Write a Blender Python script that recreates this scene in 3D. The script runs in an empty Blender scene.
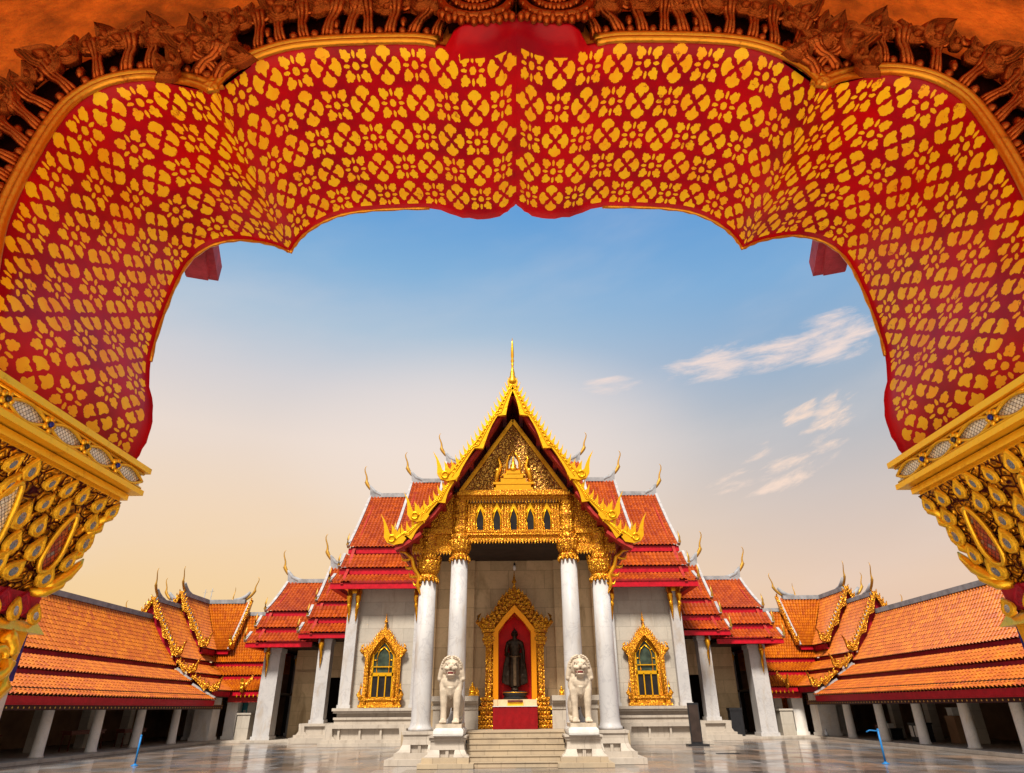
import bpy, bmesh, math, random
from math import sin, cos, pi, radians, sqrt, atan2, floor
from mathutils import Vector, Matrix
random.seed(11)
S = bpy.context.scene
COL = S.collection
EYE = 2.0
# ------------------------------------------------------------------ camera
cam_d = bpy.data.cameras.new('camera')
cam = bpy.data.objects.new('camera', cam_d); COL.objects.link(cam)
cam_d.sensor_width = 36.0; cam_d.lens = 36.0*631/1024
cam_d.clip_start = 0.05; cam_d.clip_end = 3000
cam.matrix_world = Matrix.Translation((-0.03, 0, EYE)) @ Matrix.Rotation(radians(117), 4, 'X') @ Matrix.Rotation(radians(-0.45), 4, 'Z')
S.camera = cam
# ------------------------------------------------------------------ light
SUN_EL, SUN_AZ = 54.0, 195.0          # degrees; azimuth clockwise from +Y (behind the camera, a little left)
sun_d = bpy.data.lights.new('sun', 'SUN'); sun = bpy.data.objects.new('sun', sun_d); COL.objects.link(sun)
sun_d.energy = 5.0; sun_d.angle = radians(11); sun_d.color = (1.0, 0.93, 0.82)
_sd = Vector((sin(radians(SUN_AZ))*cos(radians(SUN_EL)), cos(radians(SUN_AZ))*cos(radians(SUN_EL)), sin(radians(SUN_EL))))
sun.rotation_euler = _sd.to_track_quat('Z', 'Y').to_euler()
S.view_settings.view_transform = 'Standard'; S.view_settings.look = 'None'
S.view_settings.gamma = 1.0; S.view_settings.exposure = 0.45; S.view_settings.use_curve_mapping = False
S.cycles.max_bounces = 8; S.cycles.diffuse_bounces = 5

def lin(r, g, b):
    f = lambda c: (c/255/12.92) if c/255 <= 0.04045 else ((c/255+0.055)/1.055)**2.4
    return (f(r), f(g), f(b), 1.0)

# ------------------------------------------------------------------ node maths helper
class X:
    def __init__(s, nt, k): s.nt, s.k = nt, k
    def _m(s, op, *a):
        n = s.nt.nodes.new('ShaderNodeMath'); n.operation = op
        for i, v in enumerate((s,)+a):
            if isinstance(v, X): s.nt.links.new(v.k, n.inputs[i])
            else: n.inputs[i].default_value = v
        return X(s.nt, n.outputs[0])
    def __add__(s, o): return s._m('ADD', o)
    def __sub__(s, o): return s._m('SUBTRACT', o)
    def __mul__(s, o): return s._m('MULTIPLY', o)
    def __truediv__(s, o): return s._m('DIVIDE', o)
    def sq(s): return s._m('MULTIPLY', s)
    def ab(s): return s._m('ABSOLUTE')
    def mx(s, o): return s._m('MAXIMUM', o)
    def mn(s, o): return s._m('MINIMUM', o)
    def lt(s, o): return s._m('LESS_THAN', o)
    def gt(s, o): return s._m('GREATER_THAN', o)
    def flo(s): return s._m('FLOOR')
    def fr(s): return s._m('FRACT')
    def sin(s): return s._m('SINE')
    def inv(s):
        n = s.nt.nodes.new('ShaderNodeMath'); n.operation = 'SUBTRACT'; n.inputs[0].default_value = 1.0
        s.nt.links.new(s.k, n.inputs[1]); return X(s.nt, n.outputs[0])
    def step(s, a, b):
        n = s.nt.nodes.new('ShaderNodeMapRange'); n.interpolation_type = 'SMOOTHSTEP'
        s.nt.links.new(s.k, n.inputs[0]); n.inputs[1].default_value = a; n.inputs[2].default_value = b
        return X(s.nt, n.outputs[0])

def _set(nt, sock, v):
    if isinstance(v, X): nt.links.new(v.k, sock)
    elif hasattr(v, 'default_value') or hasattr(v, 'is_linked'): nt.links.new(v, sock)
    else: sock.default_value = v
def mixc(nt, fac, a, b, mode='MIX'):
    n = nt.nodes.new('ShaderNodeMix'); n.data_type = 'RGBA'; n.blend_type = mode
    _set(nt, n.inputs[0], fac); _set(nt, n.inputs[6], a); _set(nt, n.inputs[7], b)
    return n.outputs[2]
def noise(nt, vec, scale, detail=4, rough=0.55, dist=0.0):
    n = nt.nodes.new('ShaderNodeTexNoise'); n.inputs['Scale'].default_value = scale; n.inputs['Detail'].default_value = detail
    n.inputs['Roughness'].default_value = rough; n.inputs['Distortion'].default_value = dist
    if vec is not None: nt.links.new(vec, n.inputs['Vector'])
    return X(nt, n.outputs[0])
def coords(nt, kind='Object'):
    return nt.nodes.new('ShaderNodeTexCoord').outputs[kind]
def sepxyz(nt, vec):
    n = nt.nodes.new('ShaderNodeSeparateXYZ'); nt.links.new(vec, n.inputs[0])
    return [X(nt, o) for o in n.outputs]
def comb(nt, x, y, z):
    n = nt.nodes.new('ShaderNodeCombineXYZ')
    for i, v in enumerate((x, y, z)): _set(nt, n.inputs[i], v)
    return n.outputs[0]
def mapping(nt, vec, scale):
    n = nt.nodes.new('ShaderNodeMapping'); n.inputs['Scale'].default_value = scale; nt.links.new(vec, n.inputs[0]); return n.outputs[0]
def ramp(nt, fac, stops):
    n = nt.nodes.new('ShaderNodeValToRGB'); nt.links.new(fac.k, n.inputs[0])
    e = n.color_ramp.elements
    while len(e) < len(stops): e.new(0.5)
    for q, (p, c) in zip(e, stops): q.position = p; q.color = c
    return n.outputs[0]
def bump(nt, h, strength, dist):
    n = nt.nodes.new('ShaderNodeBump'); n.inputs['Strength'].default_value = strength; n.inputs['Distance'].default_value = dist
    nt.links.new(h.k, n.inputs['Height']); return n.outputs[0]

# ------------------------------------------------------------------ sky
world = bpy.data.worlds.new('World'); S.world = world; world.use_nodes = True
nt = world.node_tree; nt.nodes.clear()
wo = nt.nodes.new('ShaderNodeOutputWorld'); bg = nt.nodes.new('ShaderNodeBackground')
nt.links.new(bg.outputs[0], wo.inputs[0])
sky = nt.nodes.new('ShaderNodeTexSky'); sky.sky_type = 'NISHITA'; sky.sun_disc = False
sky.sun_elevation = radians(SUN_EL); sky.sun_rotation = radians(SUN_AZ)
gx, gy, gz = sepxyz(nt, coords(nt, 'Generated'))
base = ramp(nt, gz, [(0.0, lin(244, 196, 132)), (0.13, lin(249, 211, 155)), (0.25, lin(246, 217, 184)), (0.36, lin(238, 221, 208)), (0.44, lin(216, 212, 214)),
                     (0.52, lin(176, 198, 218)), (0.60, lin(134, 180, 220)), (0.68, lin(98, 160, 218)), (0.80, lin(120, 170, 220)), (1.0, lin(170, 200, 235))])
pink = ramp(nt, gz, [(0.0, lin(232, 186, 152)), (0.15, lin(236, 204, 178)), (0.27, lin(212, 198, 190)), (0.37, lin(182, 188, 196)), (0.46, lin(150, 178, 206)), (0.56, lin(126, 174, 218)),
                     (0.68, lin(90, 154, 216)), (0.85, lin(120, 170, 220)), (1.0, lin(170, 200, 235))])
side = (gx/gy.ab().mx(0.05)).step(-0.15, 0.55)
c0 = mixc(nt, side, base, pink)
glow = (((gx/gy.ab().mx(0.05)) + 0.04)/0.42).sq() + ((gz - 0.36)/0.17).sq()
c0 = mixc(nt, glow.step(1.0, 0.0)*0.4, c0, lin(253, 236, 224))
# streaky evening clouds, laid out by direction
az = gx/gy.mx(0.05)
dirv = comb(nt, az*1.0, gz*3.2 - az*0.55, 0.0)
n1 = noise(nt, comb(nt, az*0.8, gz*5.0 - az*0.12, 0.0), 8.0, 9, 0.66, 0.25)
n2 = noise(nt, comb(nt, az*0.9, gz*4.0 - az*0.9, 3.7), 13.0, 8, 0.64, 0.25)
def blob(a0, e0, sa, se, tilt=0.0):
    da = az - a0; de = gz - e0 - da*tilt
    return (((da/sa).sq() + (de/se).sq())*-1.0)._m('EXPONENT') if False else ((da/sa).sq() + (de/se).sq()).step(1.0, 0.0)
b1 = blob(0.43, 0.460, 0.25, 0.036, 0.0).mx(blob(0.60, 0.463, 0.13, 0.052, 0.05)).mx(blob(0.175, 0.447, 0.09, 0.022, 0.0))
b2 = blob(0.545, 0.352, 0.085, 0.05, 0.45).mx(blob(0.50, 0.375, 0.05, 0.025, 0.3)).mx(blob(0.45, 0.300, 0.10, 0.035, 0.25)).mx(blob(0.37, 0.295, 0.07, 0.025, 0.1)).mx(blob(0.41, 0.335, 0.05, 0.02, 0.2))
m1 = (b1*0.95 + (n1 - 0.5)*2.6 - 0.47).step(0.0, 0.85)*b1.step(0.02, 0.35)
m2 = (b2*0.90 + (n2 - 0.5)*3.4 - 0.52).step(0.0, 0.95)*b2.step(0.02, 0.4)
veil = noise(nt, comb(nt, az*0.6, gz*2.6 - az*0.3, 8.0), 3.0, 5, 0.55).step(0.42, 0.85)*0.22
c1 = mixc(nt, veil, c0, lin(240, 226, 220))
c2 = mixc(nt, (m1*0.92).mn(1.0), c1, lin(250, 226, 214))
c3 = mixc(nt, (m2*0.95).mn(1.0), c2, lin(252, 224, 204))
# bright hazy half of the sky high up and behind the viewer
back = (gy*-1.0 + gz*0.9).step(0.45, 1.3)
c4 = mixc(nt, back, c3, (.85, .80, .74, 1))
c5 = mixc(nt, 0.06, c4, mixc(nt, 1.0, sky.outputs[0], (0.1, 0.1, 0.1, 1), 'MULTIPLY'))
nt.links.new(c5, bg.inputs[0]); bg.inputs[1].default_value = 0.74

# ------------------------------------------------------------------ materials
def mat(name):
    m = bpy.data.materials.new(name); m.use_nodes = True
    t = m.node_tree; b = t.nodes['Principled BSDF']; b.inputs['Specular IOR Level'].default_value = 0.22
    return m, t, b
def simple(name, col, rough=0.6, metal=0.0, var=0.25, scale=3.0, bscale=30, bs=0.15, spec=None, coat=0.0):
    m, t, b = mat(name); o = coords(t)
    n = noise(t, o, scale, 5, 0.6); n2 = noise(t, o, bscale, 4)
    lo = tuple(c*(1-var) for c in col)+(1,); hi = tuple(min(1, c*(1+var)) for c in col)+(1,)
    b.inputs['Base Color'].default_value = col+(1,)
    t.links.new(mixc(t, n.step(0.25, 0.75), lo, hi), b.inputs['Base Color'])
    b.inputs['Roughness'].default_value = rough; b.inputs['Metallic'].default_value = metal
    if coat: b.inputs['Coat Weight'].default_value = coat; b.inputs['Coat Roughness'].default_value = 0.15
    if bs: t.links.new(bump(t, n2, bs, 0.02), b.inputs['Normal'])
    return m
def marble(name, a, bcol, vein, rough=0.3, scale=0.9, block=None, stain=None, stk=0.75):
    m, t, b = mat(name); o = coords(t)
    n = noise(t, o, scale, 8, 0.62, 0.9); n2 = noise(t, o, scale*3.1, 6, 0.6, 1.4)
    c = mixc(t, n.step(0.3, 0.7), a, bcol)
    v = (n2-0.5).ab().step(0.03, 0.0)*0.34
    c = mixc(t, v, c, vein)
    hgt = None
    if block:
        x, y, z = sepxyz(t, o)
        cz = z/block[1]; row = cz.flo()
        cx = (x + y)/block[0] + row*0.5
        joint = (cx.fr()-0.5).ab().gt(0.5-0.012/block[0]).mx((cz.fr()-0.5).ab().gt(0.5-0.012/block[1]))
        w = t.nodes.new('ShaderNodeTexWhiteNoise'); w.noise_dimensions = '2D'
        t.links.new(comb(t, cx.flo(), row, 0.0), w.inputs[0])
        c = mixc(t, 0.55, c, mixc(t, X(t, w.outputs[0]), a, bcol))
        c = mixc(t, joint*0.55, c, vein); hgt = joint.inv()
    if stain:
        st = noise(t, mapping(t, o, (1.0, 1.0, 0.28)), 1.3, 7, 0.68, 0.6).step(0.48, 0.75)*stk
        c = mixc(t, st, c, stain)
    t.links.new(c, b.inputs['Base Color']); b.inputs['Roughness'].default_value = rough
    if hgt: t.links.new(bump(t, hgt, 0.5, 0.01), b.inputs['Normal'])
    return m
M = {}
M['marble'] = marble('white_marble', (.48, .46, .45, 1), (.40, .385, .38, 1), (.24, .23, .25, 1), 0.42, 0.35, None, (.33, .25, .17, 1), 0.7)
M['marble_wall'] = marble('marble_blocks', (.47, .42, .35, 1), (.34, .305, .26, 1), (.20, .175, .145, 1), 0.45, 0.5, (1.6, 0.85), (.32, .27, .21, 1))
M['porch_wall'] = marble('aged_marble_blocks', (.72, .52, .30, 1), (.48, .35, .20, 1), (.20, .14, .08, 1), 0.4, 0.45, (1.9, 0.95), (.28, .18, .08, 1))
M['stone'] = marble('step_stone', (.44, .34, .22, 1), (.33, .26, .18, 1), (.16, .12, .085, 1), 0.55, 1.4, (0.9, 5.0), (.26, .20, .14, 1))
M['plinth'] = marble('plinth_marble', (.46, .40, .33, 1), (.36, .31, .26, 1), (.20, .17, .14, 1), 0.5, 0.9, (1.6, 7.0), (.22, .18, .14, 1))
M['statue'] = simple('pale_lion_stone', (.46, .375, .28), 0.5, 0, 0.25, 3, 40, 0.25)
M['red_paint'] = simple('red_fascia_paint', (.42, .003, .014), 0.4, 0, 0.2, 4, 40, 0.05)
M['maroon'] = simple('maroon_paint', (.34, .008, .022), 0.4, 0, 0.3, 3, 30, 0.08)
M['dark_red'] = simple('dark_red_soffit', (.30, .016, .012), 0.6, 0, 0.3, 3, 30, 0.1)
M['ridge'] = simple('pale_grey_plaster', (.25, .25, .26), 0.7, 0, 0.3, 2, 30, 0.1)
M['verge'] = simple('grey_plaster', (.34, .32, .32), 0.7, 0, 0.25, 2, 30, 0.1)
M['dark'] = simple('dark_brown', (.035, .022, .017), 0.7, 0, 0.3, 2, 20, 0.1)
M['plaster'] = simple('ochre_plaster', (.26, .15, .085), 0.8, 0, 0.35, 0.5, 20, 0.1)
M['bronze'] = simple('dark_bronze', (.034, .022, .014), 0.32, 0.6, 0.5, 7, 40, 0.5)
M['bronze_light'] = simple('worn_brown_bronze', (.12, .075, .04), 0.4, 0.5, 0.4, 8, 50, 0.4)
M['blue_paint'] = simple('blue_paint', (.012, .15, .40), 0.45, 0, 0.12, 3, 40, 0.05)
M['teal'] = simple('teal_paint', (.08, .34, .38), 0.5, 0, 0.2, 2, 30, 0.1)
M['black_paint'] = simple('black_paint', (.018, .018, .02), 0.35, 0, 0.2, 5, 40, 0.05)
M['white_paint'] = simple('white_paint', (.62, .60, .56), 0.5, 0, 0.1, 4, 30, 0.03)
M['wood'] = simple('red_brown_wood', (.12, .03, .018), 0.45, 0, 0.3, 6, 30, 0.1)
M['red_cloth'] = simple('red_cloth', (.20, .001, .003), 0.85, 0, 0.15, 6, 120, 0.2)
M['niche_red'] = simple('red_lacquer', (.60, .004, .005), 0.5, 0, 0.2, 3, 30, 0.05)
M['yellow_cloth'] = simple('yellow_cloth', (.85, .42, .02), 0.7, 0, 0.15, 6, 90, 0.2)
M['mirror'] = simple('old_mirror_glass', (.40, .41, .40), 0.06, 1.0, 0.5, 25, 30, 0.15)
M['mirror_dark'] = simple('dark_mirror_glass', (.07, .06, .055), 0.15, 0.6, 0.4, 25, 60, 0.05)
M['blue_glass'] = simple('blue_glass_inlay', (.02, .03, .22), 0.15, 0.3, 0.3, 30, 60, 0.05)
M['pane'] = simple('dark_stained_glass', (.035, .05, .035), 0.12, 0, 0.6, 2.2, 9, 0.25)
M['pane_dark'] = simple('dark_window_glass', (.016, .013, .012), 0.12, 0, 0.4, 2, 9, 0.2)
M['bulb'] = simple('white_lamp_glass', (.8, .8, .78), 0.2, 0, 0.05, 3, 20, 0)
M['gate_wall'] = simple('orange_limewash', (.60, .135, .008), 0.9, 0, 0.55, 5.0, 30, 0.8)
M['painted_shade'] = simple('painted_gap_shade', (.016, .003, .002), 0.9, 0, 0.4, 9, 40, 0.2)  # near-black that stands in for shade behind the carving

M['painted_shade'].node_tree.nodes['Principled BSDF'].inputs['Specular IOR Level'].default_value = 0.0
def gold(name, col, rough=0.38, metal=0.55, relief=None, ground=(.16, .02, .012, 1), dirt=(.20, .075, .012, 1), scale=8.0, bstr=0.6, bdist=0.04, cut=0.16, worn=0.5):
    m, t, b = mat(name); o = coords(t)
    n = noise(t, o, scale*1.3, 6, 0.65)
    c = mixc(t, n.step(0.56, 0.80)*worn, col, dirt)
    if relief:
        w = noise(t, o, relief*0.5, 2, 0.5)
        vv = t.nodes.new('ShaderNodeVectorMath'); vv.operation = 'ADD'; t.links.new(o, vv.inputs[0])
        t.links.new(comb(t, w*0.5/relief*3, w*0.7/relief*3, w*0.4/relief*3), vv.inputs[1])
        v = t.nodes.new('ShaderNodeTexVoronoi'); v.feature = 'DISTANCE_TO_EDGE'; v.inputs['Scale'].default_value = relief
        t.links.new(vv.outputs[0], v.inputs['Vector']); d = X(t, v.outputs['Distance'])
        v2 = t.nodes.new('ShaderNodeTexVoronoi'); v2.inputs['Scale'].default_value = relief*1.0; t.links.new(vv.outputs[0], v2.inputs['Vector'])
        curl = (X(t, v2.outputs['Distance'])*14.0).sin()*0.35
        hgt = d.step(0.0, cut*1.6) + curl*d.step(0.05, 0.2)
        c = mixc(t, d.step(cut*0.75, cut*0.25).mx(curl.step(-0.12, -0.33)*0.8), c, ground)
        t.links.new(bump(t, hgt + n*0.2, bstr, bdist), b.inputs['Normal'])
    else:
        t.links.new(bump(t, n + noise(t, o, scale*6, 3)*0.4, bstr*0.5, bdist*0.5), b.inputs['Normal'])
    t.links.new(c, b.inputs['Base Color'])
    b.inputs['Roughness'].default_value = rough; b.inputs['Metallic'].default_value = metal
    return m
GC = (.80, .38, .020, 1)
M['column_stone'] = marble('weathered_column_marble', (.76, .71, .64, 1), (.64, .61, .58, 1), (.44, .44, .46, 1), 0.5, 0.7, None, (.55, .43, .28, 1))
M['timber_red'] = simple('faded_red_timber', (.46, .05, .07), 0.6, 0, 0.35, 6, 30, 0.4)
M['gold'] = gold('gilding', GC, 0.30, 0.8, worn=0.8, scale=2.6, dirt=(.40, .11, .010, 1), bstr=1.0)
M['gold_bright'] = gold('bright_gilding', (.86, .44, .012, 1), 0.32, 0.75, worn=0.7, scale=3.2, dirt=(.45, .15, .008, 1), bstr=1.2)
M['gold_carved'] = gold('carved_gilding', (.80, .46, .08, 1), 0.32, 0.55, relief=5.2, scale=2.0, ground=(.14, .03, .010, 1))
M['gold_fine'] = gold('finely_carved_gilding', GC, 0.32, 0.6, relief=6.0, scale=2.5, bdist=0.04, ground=(.30, .075, .010, 1), cut=0.13)
M['gold_frieze'] = gold('small_carved_gilding', GC, 0.32, 0.6, relief=9.0, scale=2.5, bdist=0.03, ground=(.34, .08, .010, 1), cut=0.10)
M['finial'] = gold('dark_finial_gilding', (.42, .22, .03, 1), 0.42, 0.4, worn=0.8, scale=3.0, dirt=(.12, .06, .02, 1))
M['gold_orange'] = gold('orange_gilding', (.78, .27, .006, 1), 0.36, 0.4, worn=0.7, scale=2.0, dirt=(.55, .15, .008, 1))
M['gold_near'] = gold('worn_gilding', (.97, .56, .030, 1), 0.28, 0.75, worn=0.9, scale=11.0, bstr=1.0, bdist=0.014, dirt=(.34, .10, .014, 1))
M['gold_near_carved'] = gold('carved_worn_gilding', (.85, .42, .025, 1), 0.30, 0.8, relief=24.0, ground=(.06, .004, .008, 1), scale=9.0, bstr=1.0, bdist=0.016)
M['gold_red_lit'] = gold('red_lit_worn_gilding', (.34, .068, .010, 1), 0.24, 0.9, worn=1.0, dirt=(.035, .004, .003, 1), scale=16.0, bstr=1.0, bdist=0.018)  # worn gold leaf; warm red light on it is put into the base colour
M['molding_gold'] = gold('brown_gilding', (.70, .28, .022, 1), 0.30, 0.85, worn=1.0, dirt=(.22, .035, .008, 1), scale=14.0, bstr=1.0, bdist=0.014)

def tiles(name, a, bcol, dark):
    m, t, b = mat(name); uv = coords(t, 'UV'); x, y, z = sepxyz(t, uv)
    w = t.nodes.new('ShaderNodeTexWhiteNoise'); w.noise_dimensions = '2D'
    t.links.new(comb(t, (x+0.001).flo(), y.flo(), 0.0), w.inputs[0]); r = X(t, w.outputs[0])
    n = noise(t, coords(t), 0.5, 5, 0.6); n2 = noise(t, coords(t), 5.0, 5, 0.65)
    c = mixc(t, r, a, bcol)
    c = mixc(t, n.step(0.35, 0.7)*0.45, c, bcol)
    n3 = noise(t, comb(t, x*0.5, y*0.09, 0.0), 3.0, 5, 0.65)
    c = mixc(t, n2.step(0.55, 0.8)*0.5, c, dark)
    c = mixc(t, n3.step(0.52, 0.72)*0.45, c, dark)
    c = mixc(t, r.gt(0.965)*0.7, c, dark)
    t.links.new(c, b.inputs['Base Color']); b.inputs['Roughness'].default_value = 0.4
    return m
M['tile_red'] = tiles('red_orange_glazed_tile', (.42, .078, .006, 1), (.25, .033, .005, 1), (.24, .035, .010, 1))
M['tile_orange'] = tiles('orange_glazed_tile', (.50, .140, .004, 1), (.33, .066, .004, 1), (.32, .06, .010, 1))

def eave_dots(name):
    m, t, b = mat(name); o = coords(t); x, y, z = sepxyz(t, o)
    s = (x + y)/0.34; px = (s.fr()-0.5); row = ((z + x*0.0)/0.16)
    pz = row.fr()-0.5
    d = px.ab()*0.34/0.05 + pz.ab()*0.16/0.05
    c = mixc(t, d.lt(1.0), (.045, .012, .012, 1), (.75, .45, .08, 1))
    t.links.new(c, b.inputs['Base Color']); b.inputs['Roughness'].default_value = 0.5
    return m
M['eave_dots'] = eave_dots('gold_stencilled_maroon_beam')

def mosaic(name, cell, pal, grout):
    m, t, b = mat(name); o = coords(t)
    x, y, z = sepxyz(t, o); u = (y + z)/cell; v = (y*1.0 - z)/cell
    w = t.nodes.new('ShaderNodeTexWhiteNoise'); w.noise_dimensions = '2D'; t.links.new(comb(t, u.flo(), v.flo(), 0.0), w.inputs[0])
    c = ramp(t, X(t, w.outputs[0]), pal)
    g = (u.fr()-0.5).ab().gt(0.43).mx((v.fr()-0.5).ab().gt(0.43))
    c = mixc(t, g, c, grout); t.links.new(c, b.inputs['Base Color'])
    t.links.new(bump(t, g.inv() + X(t, w.outputs[0])*0.6, 0.6, 0.004), b.inputs['Normal'])
    b.inputs['Roughness'].default_value = 0.15; b.inputs['Metallic'].default_value = 0.25
    return m
M['mosaic_white'] = mosaic('white_mirror_mosaic', 0.018, [(0, (.80, .74, .52, 1)), (0.5, (.88, .86, .70, 1)), (0.8, (.55, .54, .46, 1)), (1, (.92, .88, .66, 1))], (.08, .05, .02, 1))
M['mosaic_red'] = mosaic('red_mirror_mosaic', 0.022, [(0, (.42, .08, .03, 1)), (0.4, (.30, .05, .03, 1)), (0.7, (.50, .16, .04, 1)), (1, (.22, .20, .18, 1))], (.06, .02, .015, 1))

def lacquer():
    m, t, b = mat('red_lacquer_gold_stencil'); x, y, z = sepxyz(t, coords(t, 'UV')); o = coords(t)
    s1 = noise(t, comb(t, x, y, 0.0), 16.0, 3, 0.7)-0.5; s2 = noise(t, comb(t, x, y, 5.0), 16.0, 3, 0.7)-0.5
    par = (((x.flo()+y.flo())*0.5).fr()*2.0).step(0.3, 0.7)
    px = (x.fr()-0.5)*0.90 + s1*0.075; py = (y.fr()-0.5)*0.92 + s2*0.07
    ax = px.ab(); ay = py.ab(); a = ax.mx(ay); q = ax.mn(ay)
    tri = (q - (a-0.06)*0.62).lt(0.0)*a.lt(0.36)*a.gt(0.085)
    lobe = ((a-0.305).sq() + (q-0.122).sq()).lt(0.088**2).mx(((a-0.405).sq() + q.sq()).lt(0.078**2)).mx(((a-0.375).sq() + (q-0.072).sq()).lt(0.062**2))
    hearts = tri.mx(lobe)
    e = (ax+ay)*0.7071; g = (ax-ay).ab()*0.7071
    flower = (px.sq()+py.sq()).lt(0.098**2)
    fl = ((e-0.285).sq() + (g-0.055).sq()).lt(0.070**2).mx(((e-0.385).sq() + (g-0.058).sq()).lt(0.066**2)).mx(((e-0.465).sq() + g.sq()).lt(0.058**2)).mx(((e-0.34).sq() + g.sq()).lt(0.09**2))
    flower = flower.mx(fl*e.gt(0.20))
    flower = flower.mx((((a-0.275)/0.095).sq() + (q/0.045).sq()).lt(1.0))
    mk = hearts*par + flower*par.inv()
    uvm = t.nodes.new('ShaderNodeAttribute'); uvm.attribute_name = 'plain'
    mk = mk*X(t, uvm.outputs['Fac']).lt(0.5)*y.gt(0.0)*y.lt(4.98)
    wear = noise(t, o, 40, 5, 0.7).step(0.62, 0.74)
    wear2 = noise(t, o, 3.0, 4, 0.6)
    chips = noise(t, o, 9.0, 6, 0.72).step(0.60, 0.68)*noise(t, o, 120, 3, 0.6).step(0.42, 0.55)
    mk = mk*(wear*0.7).inv()*(chips*0.75).inv()
    red = mixc(t, wear2.step(0.3, 0.7), (.56, .0012, .005, 1), (.30, .0012, .009, 1))
    gcol = mixc(t, noise(t, o, 7.0, 4).step(0.35, 0.7), (1.0, .60, .010, 1), (1.0, .44, .008, 1))
    c = mixc(t, mk, red, gcol)
    t.links.new(c, b.inputs['Base Color'])
    t.links.new((mk*0.10 + 0.34).k, b.inputs['Roughness']); b.inputs['Specular IOR Level'].default_value = 0.16
    t.links.new(bump(t, mk + noise(t, o, 25, 4)*0.35, 0.25, 0.004), b.inputs['Normal'])
    return m
M['lacquer'] = lacquer()

def paving():
    m, t, b = mat('polished_marble_paving'); o = coords(t); x, y, z = sepxyz(t, o)
    cx = x/1.15 + (y/1.7).flo()*0.5; cy = y/1.7
    w = t.nodes.new('ShaderNodeTexWhiteNoise'); w.noise_dimensions = '2D'
    t.links.new(comb(t, cx.flo(), cy.flo(), 0.0), w.inputs[0]); r = X(t, w.outputs[0])
    j = (cx.fr()-0.5).ab().gt(0.488).mx((cy.fr()-0.5).ab().gt(0.488))
    c = ramp(t, r, [(0.0, (.065, .055, .05, 1)), (0.2, (.23, .155, .105, 1)), (0.4, (.12, .135, .16, 1)), (0.58, (.28, .175, .11, 1)), (0.75, (.26, .24, .23, 1)), (0.9, (.085, .075, .07, 1)), (1.0, (.22, .20, .185, 1))])
    n = noise(t, o, 1.3, 7, 0.6, 1.0); c = mixc(t, n.step(0.35, 0.7)*0.22, c, (.21, .185, .17, 1))
    big = noise(t, o, 0.13, 4, 0.6); c = mixc(t, big.step(0.4, 0.7)*0.25, c, (.24, .18, .135, 1))
    c = mixc(t, j*0.6, c, (.12, .10, .09, 1))
    t.links.new(c, b.inputs['Base Color'])
    t.links.new((noise(t, o, 0.9, 5).step(0.3, 0.75)*0.16 + 0.09).k, b.inputs['Roughness'])
    b.inputs['Specular IOR Level'].default_value = 0.6
    t.links.new(bump(t, j.inv() + r*0.3 + noise(t, o, 2.0, 3)*0.3, 0.12, 0.01), b.inputs['Normal'])
    return m
M['paving'] = paving()
M['pale_floor'] = marble('pale_floor_marble', (.82, .72, .58, 1), (.72, .63, .51, 1), (.5, .42, .35, 1), 0.5, 0.8)

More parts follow.
